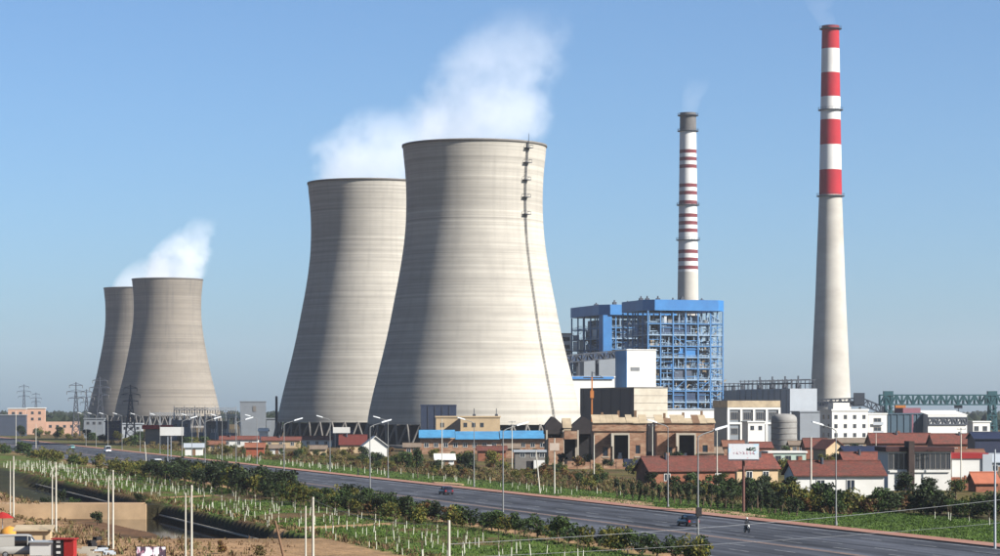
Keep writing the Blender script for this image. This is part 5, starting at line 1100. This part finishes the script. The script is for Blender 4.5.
for i in range(46):
    px = -10 + 220 * R.random(); P = px_t(px, -14 - 40 * R.random()); scrub(P, R.choice(['olive', 'green', 'dark', 'dry']), 1.7)
for i in range(190):
    px = 90 + 920 * R.random(); py = 451 + 30 * R.random(); P = gp(px, py)
    if st(P)[1] < -16: scrub(P, R.choice(['olive', 'dry', 'green', 'dark', 'olive', 'rusty']), 1.0 + .9 * R.random())
o = SCRUB.build('scrub_vegetation', SCRUB_M, kind='stuff'); o['label'] = 'olive-brown scrub growing wild over the rough field and far verges'
# single trees one can tell apart
for px, py, k, sc, tl, lab in ((418, 478, 'dark', .62, 1.9, 'dark upright tree standing alone on the far lawn'), (466, 470, 'olive', 1.0, .9, 'round olive tree below the blue sheet roof'), (493, 471, 'olive', 1.05, .85, 'wide olive tree right of the round one'),
                               (434, 462, 'olive', .85, .85, 'olive tree at the left end of the blue-roofed shed'), (398, 466, 'green', .7, .8, 'small green tree right of the white gable house'), (297, 462, 'dark', .55, 1.2, 'dark little tree before the yard houses'), (345, 460, 'olive', .7, .8, 'olive tree below the dark red roof'),
                               (316, 458, 'green', .6, .8, 'green tree before the second tower columns'), (228, 456, 'olive', .8, .8, 'olive tree before the grey box building'), (205, 452, 'dark', .8, .9, 'dark tree under the substation frame'), (846, 470, 'olive', 1.0, .75, 'olive tree between red roofs and blue shed'), (874, 471, 'green', .8, .8, 'green tree before the dark blue shed'),
                               (905, 500, 'dark', .95, .9, 'dark tree before the window-band building'), (930, 497, 'dark', .8, .8, 'dark tree left of the red garden wall'), (956, 499, 'green', .8, .8, 'green tree below the crimson-banded white block'), (690, 492, 'dark', .8, .8, 'dark tree before the orange-red roof'), (765, 494, 'dark', .8, .8, 'dark tree right of the billboard post'), (720, 490, 'green', .8, .75, 'green tree left of the billboard post'),
                               (790, 497, 'dark', .8, .8, 'dark tree left of the white-walled house'), (652, 486, 'dark', .7, .8, 'dark tree at the left end of the orange-red roof'), (60, 437, 'green', 1.3, .8, 'tree clump before the salmon wing'), (20, 436, 'dark', 1.3, .8, 'tree before the slate warehouse'), (88, 440, 'dark', 1.2, .8, 'dark tree at the foot of the lattice pylons'), (118, 442, 'olive', 1.1, .8, 'olive tree left of the blank billboard'), (140, 441, 'dark', 1.1, .8, 'dark tree before the crimson canopy'), (805, 452, 'dark', 1.0, .8, 'dark tree left of the white office block'), (828, 451, 'green', .8, .8, 'green shrub tree before the white office block')):
    tree(gp(px, py), k, sc, lab, None, tl)
# distant woods as one mass
b = MB(); R3 = random.Random(5)
for i in range(2600):
    D = 1700 + 2600 * R3.random(); px = -30 + 1060 * R3.random(); 
    if 90 < px < 245 and D < 2300: continue
    h = 5 + 7 * R3.random(); p = at(px, D); w_ = 4 + 6 * R3.random(); n = 6; a0 = R3.random()
    ring = [(p.x + w_ * math.cos(a0 + 6.283 * j / n) * (.7 + .5 * R3.random()), p.y + w_ * math.sin(a0 + 6.283 * j / n), h * (.35 + .3 * R3.random())) for j in range(n)]; low = [(x, y, 0) for x, y, z in ring]
    b.add(low + ring + [(p.x, p.y, h)], [(j, (j + 1) % n, n + (j + 1) % n, n + j) for j in range(n)] + [(n + j, n + (j + 1) % n, 2 * n) for j in range(n)])
o = b.build('distant_woods', leaf_dk, kind='stuff'); o['label'] = 'hazy line of distant trees along the horizon'
# ------------------------------------------------------------------ saplings with whitewashed stems
def sapling_mesh(seed):
    R = random.Random(seed); b = MB(); lx, ly = R.gauss(0, .08), R.gauss(0, .08); b.tube((0, 0, -.05), (lx * .6, ly * .6, 1.0), .06, .05, 6).mat(1).tube((lx * .6, ly * .6, 1.0), (lx, ly, 1.9), .045, .02, 5)
    for i in range(4): a_ = R.random() * 6.28; b.tube((lx * .8, ly * .8, 1.3 + .12 * i), (lx + .35 * math.cos(a_), ly + .35 * math.sin(a_), 1.75 + .2 * R.random()), .02, .008, 4, False)
    b.mat(2)
    for i in range(14):
        a_ = R.random() * 6.28; rr = .4 * R.random(); p = Vector((lx + rr * math.cos(a_), ly + rr * math.sin(a_), 1.45 + .75 * R.random())); d = Vector((R.gauss(0, 1), R.gauss(0, 1), R.gauss(0, 1))).normalized() * .1; e_ = d.orthogonal().normalized() * .06; b.add([p - d, p - e_, p + d, p + e_], [(0, 1, 2, 3)])
    return b.mesh('sapling', [whitewash, bark, leaf_sap])
SAP = [sapling_mesh(k) for k in range(8)]
cand = []
R4 = random.Random(21)
for lab, gr, t0, t1, dt, s0, s1, ds, keep in (('whitewashed sapling in the lower grass plot beside the sandy path', 'saplings in the lower plot', 49, 64, 3.0, -250, -24, 4.2, .55), ('whitewashed sapling in the grass plot above the causeway', 'saplings in the upper plot', 48.5, 64, 3.0, -10, 260, 4.6, .6), ('whitewashed sapling on the far lawn across the road', 'saplings on the far lawn', -15.5, -9.5, 3.0, -20, 330, 4.4, .4), ('whitewashed sapling before the right-hand hedge', 'saplings before the right hedge', -29, -24, 2.5, -185, -115, 4.5, .4)):
    s_ = s0
    while s_ < s1:
        t2 = t0
        while t2 <= t1:
            P = road(s_ + .8 * R4.gauss(0, 1), t2 + .5 * R4.gauss(0, 1)); px = 500 + P.x * F / P.y; py = YH + F * HC / P.y
            if 0 < px < 1000 and py < 562 and R4.random() < keep and not (t2 > 0 and path_off(P) < 4.5): cand.append((P.y, P, lab, gr))
            t2 += dt
        s_ += ds
cand.sort(key=lambda c: c[0])
for i, (D, P, lab, gr) in enumerate(cand[:300]):
    o = link('sapling', SAP[R4.randrange(8)], None, P, R4.random() * 6.28); k = .7 + .5 * R4.random(); o.scale = (k, k, k); tag(o, lab, 'sapling', gr)
b = MB()
for D, P, lab, gr in cand[300:]:
    m_ = SAP[R4.randrange(8)]; k = .85 + .4 * R4.random()
    b.tube(P, P + Vector((0, 0, 1.2 * k)), .085, .06, 5).mat(1)
    for i in range(6): p = P + Vector((R4.gauss(0, .2), R4.gauss(0, .2), (1.5 + .5 * R4.random()) * k)); d = Vector((R4.gauss(0, 1), R4.gauss(0, 1), R4.gauss(0, 1))).normalized() * .14; e_ = d.orthogonal().normalized() * .09; b.add([p - d, p - e_, p + d, p + e_], [(0, 1, 2, 3)])
    b.mat(0)
if b.v: o = b.build('distant_saplings', [whitewash, leaf_sap], kind='stuff'); o['label'] = 'far rows of whitewashed saplings fading along the plots'
print('saplings', len(cand))
# ------------------------------------------------------------------ grass tufts and weeds
def tufts(name, label, mats_, n, pick, h0, h1, seed, blades=4, wd=.12):
    R = random.Random(seed); b = MB()
    for i in range(n):
        P = pick(R)
        if P is None: continue
        z = canal_depth(P); h = h0 + (h1 - h0) * R.random() ** 2; b.mat(R.randrange(len(mats_)))
        for k in range(blades):
            a_ = R.random() * 6.28; o_ = Vector((R.gauss(0, .22), R.gauss(0, .22), z - .03)) + Vector((P[0], P[1], 0)); tip = o_ + Vector((math.cos(a_) * h * .45, math.sin(a_) * h * .45, h * (.6 + .4 * R.random()))); sd_ = Vector((-math.sin(a_), math.cos(a_), 0)) * wd
            b.add([o_ - sd_, o_ + sd_, tip + sd_ * .3, tip - sd_ * .3], [(0, 1, 2, 3)])
    o = b.build(name, mats_, kind='stuff'); o['label'] = label; return o
grass_a = M('grass_blade', C(76, 100, 30), .3, .25, .8, trans=.3); grass_b = M('grass_blade_dark', C(52, 74, 26), .3, .25, .8, trans=.3); weed_a = M('weed_straw', C(112, 94, 58), .3, .2, .8, trans=.2); weed_b = M('weed_olive', C(80, 78, 40), .3, .2, .8, trans=.2); weed_c = M('weed_rust', C(92, 68, 44), .3, .2, .8, trans=.2)
def strip_pick(pa, pb, ta, tb):
    def f(R): return px_t(pa + (pb - pa) * R.random(), ta + (tb - ta) * R.random())
    return f
tufts('lawn_grass', 'short green grass on the far verge', [grass_a, grass_b], 11000, strip_pick(150, 1010, -4.2, -20.5), .10, .32, 1, 4, .10)
tufts('lawn_grass', 'green grass of the widening lawn before the right-hand hedge', [grass_a, grass_b], 4500, strip_pick(850, 1010, -16, -31), .10, .3, 12, 4, .10)
def plot_pick(R):
    P = road(-270 + 470 * R.random() ** 1.3, 41 + 23.5 * R.random()); n = noise.fractal((P.x * 0.035, P.y * 0.035, 0.5), 1.0, 2.0, 4)
    return None if path_off(P) < 3.2 or n > 0.1 + 0.25 * R.random() else P
tufts('plot_grass', 'green grass between the saplings', [grass_a, grass_b, grass_a], 12000, plot_pick, .12, .42, 2, 4, .10)
tufts('rough_weeds', 'dry olive and straw weeds in the rough field beyond the road', [weed_a, weed_b, weed_c, weed_b], 10000, strip_pick(120, 850, -20, -48), .3, 1.3, 3, 5, .16)
def bank_pick(R):
    P = road(-190 + 380 * R.random(), 61.5 + 2.8 * R.random() if R.random() < .35 else 80 + 14 * R.random()); return P
tufts('bank_weeds', 'brown weeds on the canal banks', [weed_c, weed_b, weed_a], 2600, bank_pick, .2, .8, 4, 4, .12)
tufts('sand_weeds', 'sparse dry weeds on the sandy ground at the bottom left', [weed_c, weed_a], 500, lambda R: at(-10 + 300 * R.random(), 255 + 44 * R.random()), .1, .5, 6, 4, .08)
for px, D, k_, sc_, lab in ((97, 380, 'dark', .9, 'dark bush growing at the retaining wall foot'), (36, 283, 'green', .8, 'green bush behind the kiosk counter'), (260, 262, 'dry', .8, 'dry bush on the sand at the bottom edge'), (222, 268, 'rusty', .6, 'rusty bush on the sand left of the leaning post'), (60, 470, 'dark', 1.1, 'dark bush low in the dry upper canal'), (75, 440, 'green', .9, 'green bush low in the canal just beyond the causeway'), (140, 425, 'dark', 1.0, 'dark bush on the bank above the causeway end'), (45, 450, 'dark', 1.0, 'dark bush in the canal beyond the causeway')):
    P = at(px, D); P.z = canal_depth(P); bush(P, k_, sc_, lab, None)
# ------------------------------------------------------------------ steam, smoke, haze
def plume(name, label, px, D, z0, H, R0, R1, lean, dens, nsc, seed, thr=.5, bend=0.0, bulge=0.0):
    m = bpy.data.materials.new(name + '_vapour'); m.use_nodes = True; t = m.node_tree; N = t.nodes; L = t.links; N.remove(N['Principled BSDF'])
    def math_(op, a, b_=None, c=None, clamp=False):
        n = N.new('ShaderNodeMath'); n.operation = op; n.use_clamp = clamp
        for i, v in enumerate((a, b_, c)):
            if v is None: continue
            if isinstance(v, (int, float)): n.inputs[i].default_value = v
            else: L.new(v, n.inputs[i])
        return n.outputs[0]
    tc = N.new('ShaderNodeTexCoord'); sp = N.new('ShaderNodeSeparateXYZ'); L.new(tc.outputs['Object'], sp.inputs[0]); z = sp.outputs['Z']
    zn = math_('DIVIDE', z, H, clamp=True); cx = math_('MULTIPLY_ADD', math_('MULTIPLY', zn, zn), bend * H, math_('MULTIPLY', z, lean))
    rr = math_('ADD', math_('MULTIPLY_ADD', zn, R1 - R0, R0), math_('MULTIPLY', math_('MULTIPLY', zn, math_('SUBTRACT', 1.0, zn)), 4 * bulge)); dx = math_('DIVIDE', math_('SUBTRACT', sp.outputs['X'], cx), rr); dy = math_('DIVIDE', sp.outputs['Y'], rr)
    d2 = math_('ADD', math_('MULTIPLY', dx, dx), math_('MULTIPLY', dy, dy)); fall = math_('SUBTRACT', 1.0, math_('POWER', d2, 1.5), clamp=True)
    mp = N.new('ShaderNodeMapping'); mp.inputs['Location'].default_value = (seed * 7.7, seed * 3.1, seed); mp.inputs['Scale'].default_value = (nsc, nsc, nsc); L.new(tc.outputs['Object'], mp.inputs[0])
    n1 = N.new('ShaderNodeTexNoise'); n1.inputs['Scale'].default_value = 1; n1.inputs['Detail'].default_value = 6; n1.inputs['Roughness'].default_value = .58; L.new(mp.outputs[0], n1.inputs['Vector'])
    fade = math_('SUBTRACT', 1.0, math_('POWER', zn, 1.6), clamp=True)
    v = math_('MULTIPLY_ADD', math_('SUBTRACT', n1.outputs[0], .5), 5.2, math_('MULTIPLY', fall, 1.4)); v = math_('SUBTRACT', v, math_('MULTIPLY_ADD', zn, .45, thr)); v = math_('MULTIPLY', v, 1.4, clamp=True)
    edge = math_('MULTIPLY', fall, 2.2, clamp=True)
    den = math_('MULTIPLY', math_('MULTIPLY', math_('MULTIPLY', v, fade), edge), dens)
    pv = N.new('ShaderNodeVolumePrincipled'); pv.inputs['Color'].default_value = (.93, .94, .96, 1); pv.inputs['Anisotropy'].default_value = -.05; L.new(den, pv.inputs['Density']); L.new(pv.outputs[0], N['Material Output'].inputs['Volume'])
    m.cycles.volume_step_rate = .35 if H > 30 else .5
    b = MB(); n = 14; vv_ = []; rows = 12
    for j in range(rows + 1):
        q = j / rows; zz = H * q; r = R0 + (R1 - R0) * q + 4 * bulge * q * (1 - q); c = zz * lean + bend * H * q * q
        vv_ += [(c + r * math.cos(6.28318 * i / n), r * math.sin(6.28318 * i / n), zz) for i in range(n)]
    b.add(vv_, [(j * n + i, j * n + (i + 1) % n, (j + 1) * n + (i + 1) % n, (j + 1) * n + i) for j in range(rows) for i in range(n)] + [tuple(range(n - 1, -1, -1)), tuple(range(rows * n, rows * n + n))])
    o = b.build(name, m, None, at(px, D, z0), 0, 'stuff'); o['label'] = label; return o
plume('steam_plume', 'broad white steam plume leaning right above the nearest cooling tower', 474.5, 1000, 112, 58, 26.8, 18, .08, .022, .055, 1, .35, .32, 10)
plume('steam_plume', 'low white steam plume above the half-hidden cooling tower', 369.5, 1167, 112, 40, 26.8, 22, -.12, .022, .06, 2, .18, .55, 8)
plume('steam_plume', 'white steam plume above the distant brownish cooling tower', 167.5, 2036, 112, 54, 26.8, 12, .40, .032, .06, 3, .30, .15, 7)
plume('steam_plume', 'thin white steam above the farthest cooling tower', 137, 2188, 112, 30, 26, 20, .5, .02, .035, 4, .0, .1, 2)
plume('smoke_wisp', 'faint smoke wisp at the red and white chimney top', 829, 1327, 208, 22, 4.0, 12, -.35, .006, .12, 5, -.1)
plume('smoke_wisp', 'faint smoke wisp at the striped chimney top', 688, 1454, 178, 22, 4.0, 10, .25, .010, .12, 6, -.1)
# haze
hm = bpy.data.materials.new('haze_air'); hm.use_nodes = True; t_ = hm.node_tree; t_.nodes.remove(t_.nodes['Principled BSDF'])
pv = t_.nodes.new('ShaderNodeVolumePrincipled'); pv.inputs['Color'].default_value = (.80, .88, 1, 1); pv.inputs['Density'].default_value = HAZE; pv.inputs['Anisotropy'].default_value = .3; t_.links.new(pv.outputs[0], t_.nodes['Material Output'].inputs['Volume'])
b = MB(); b.box(-9500, 9500, -500, 9500, -5, 250); o = b.build('haze', hm, kind='stuff'); o['label'] = 'thin bluish haze filling the air over the whole plain'
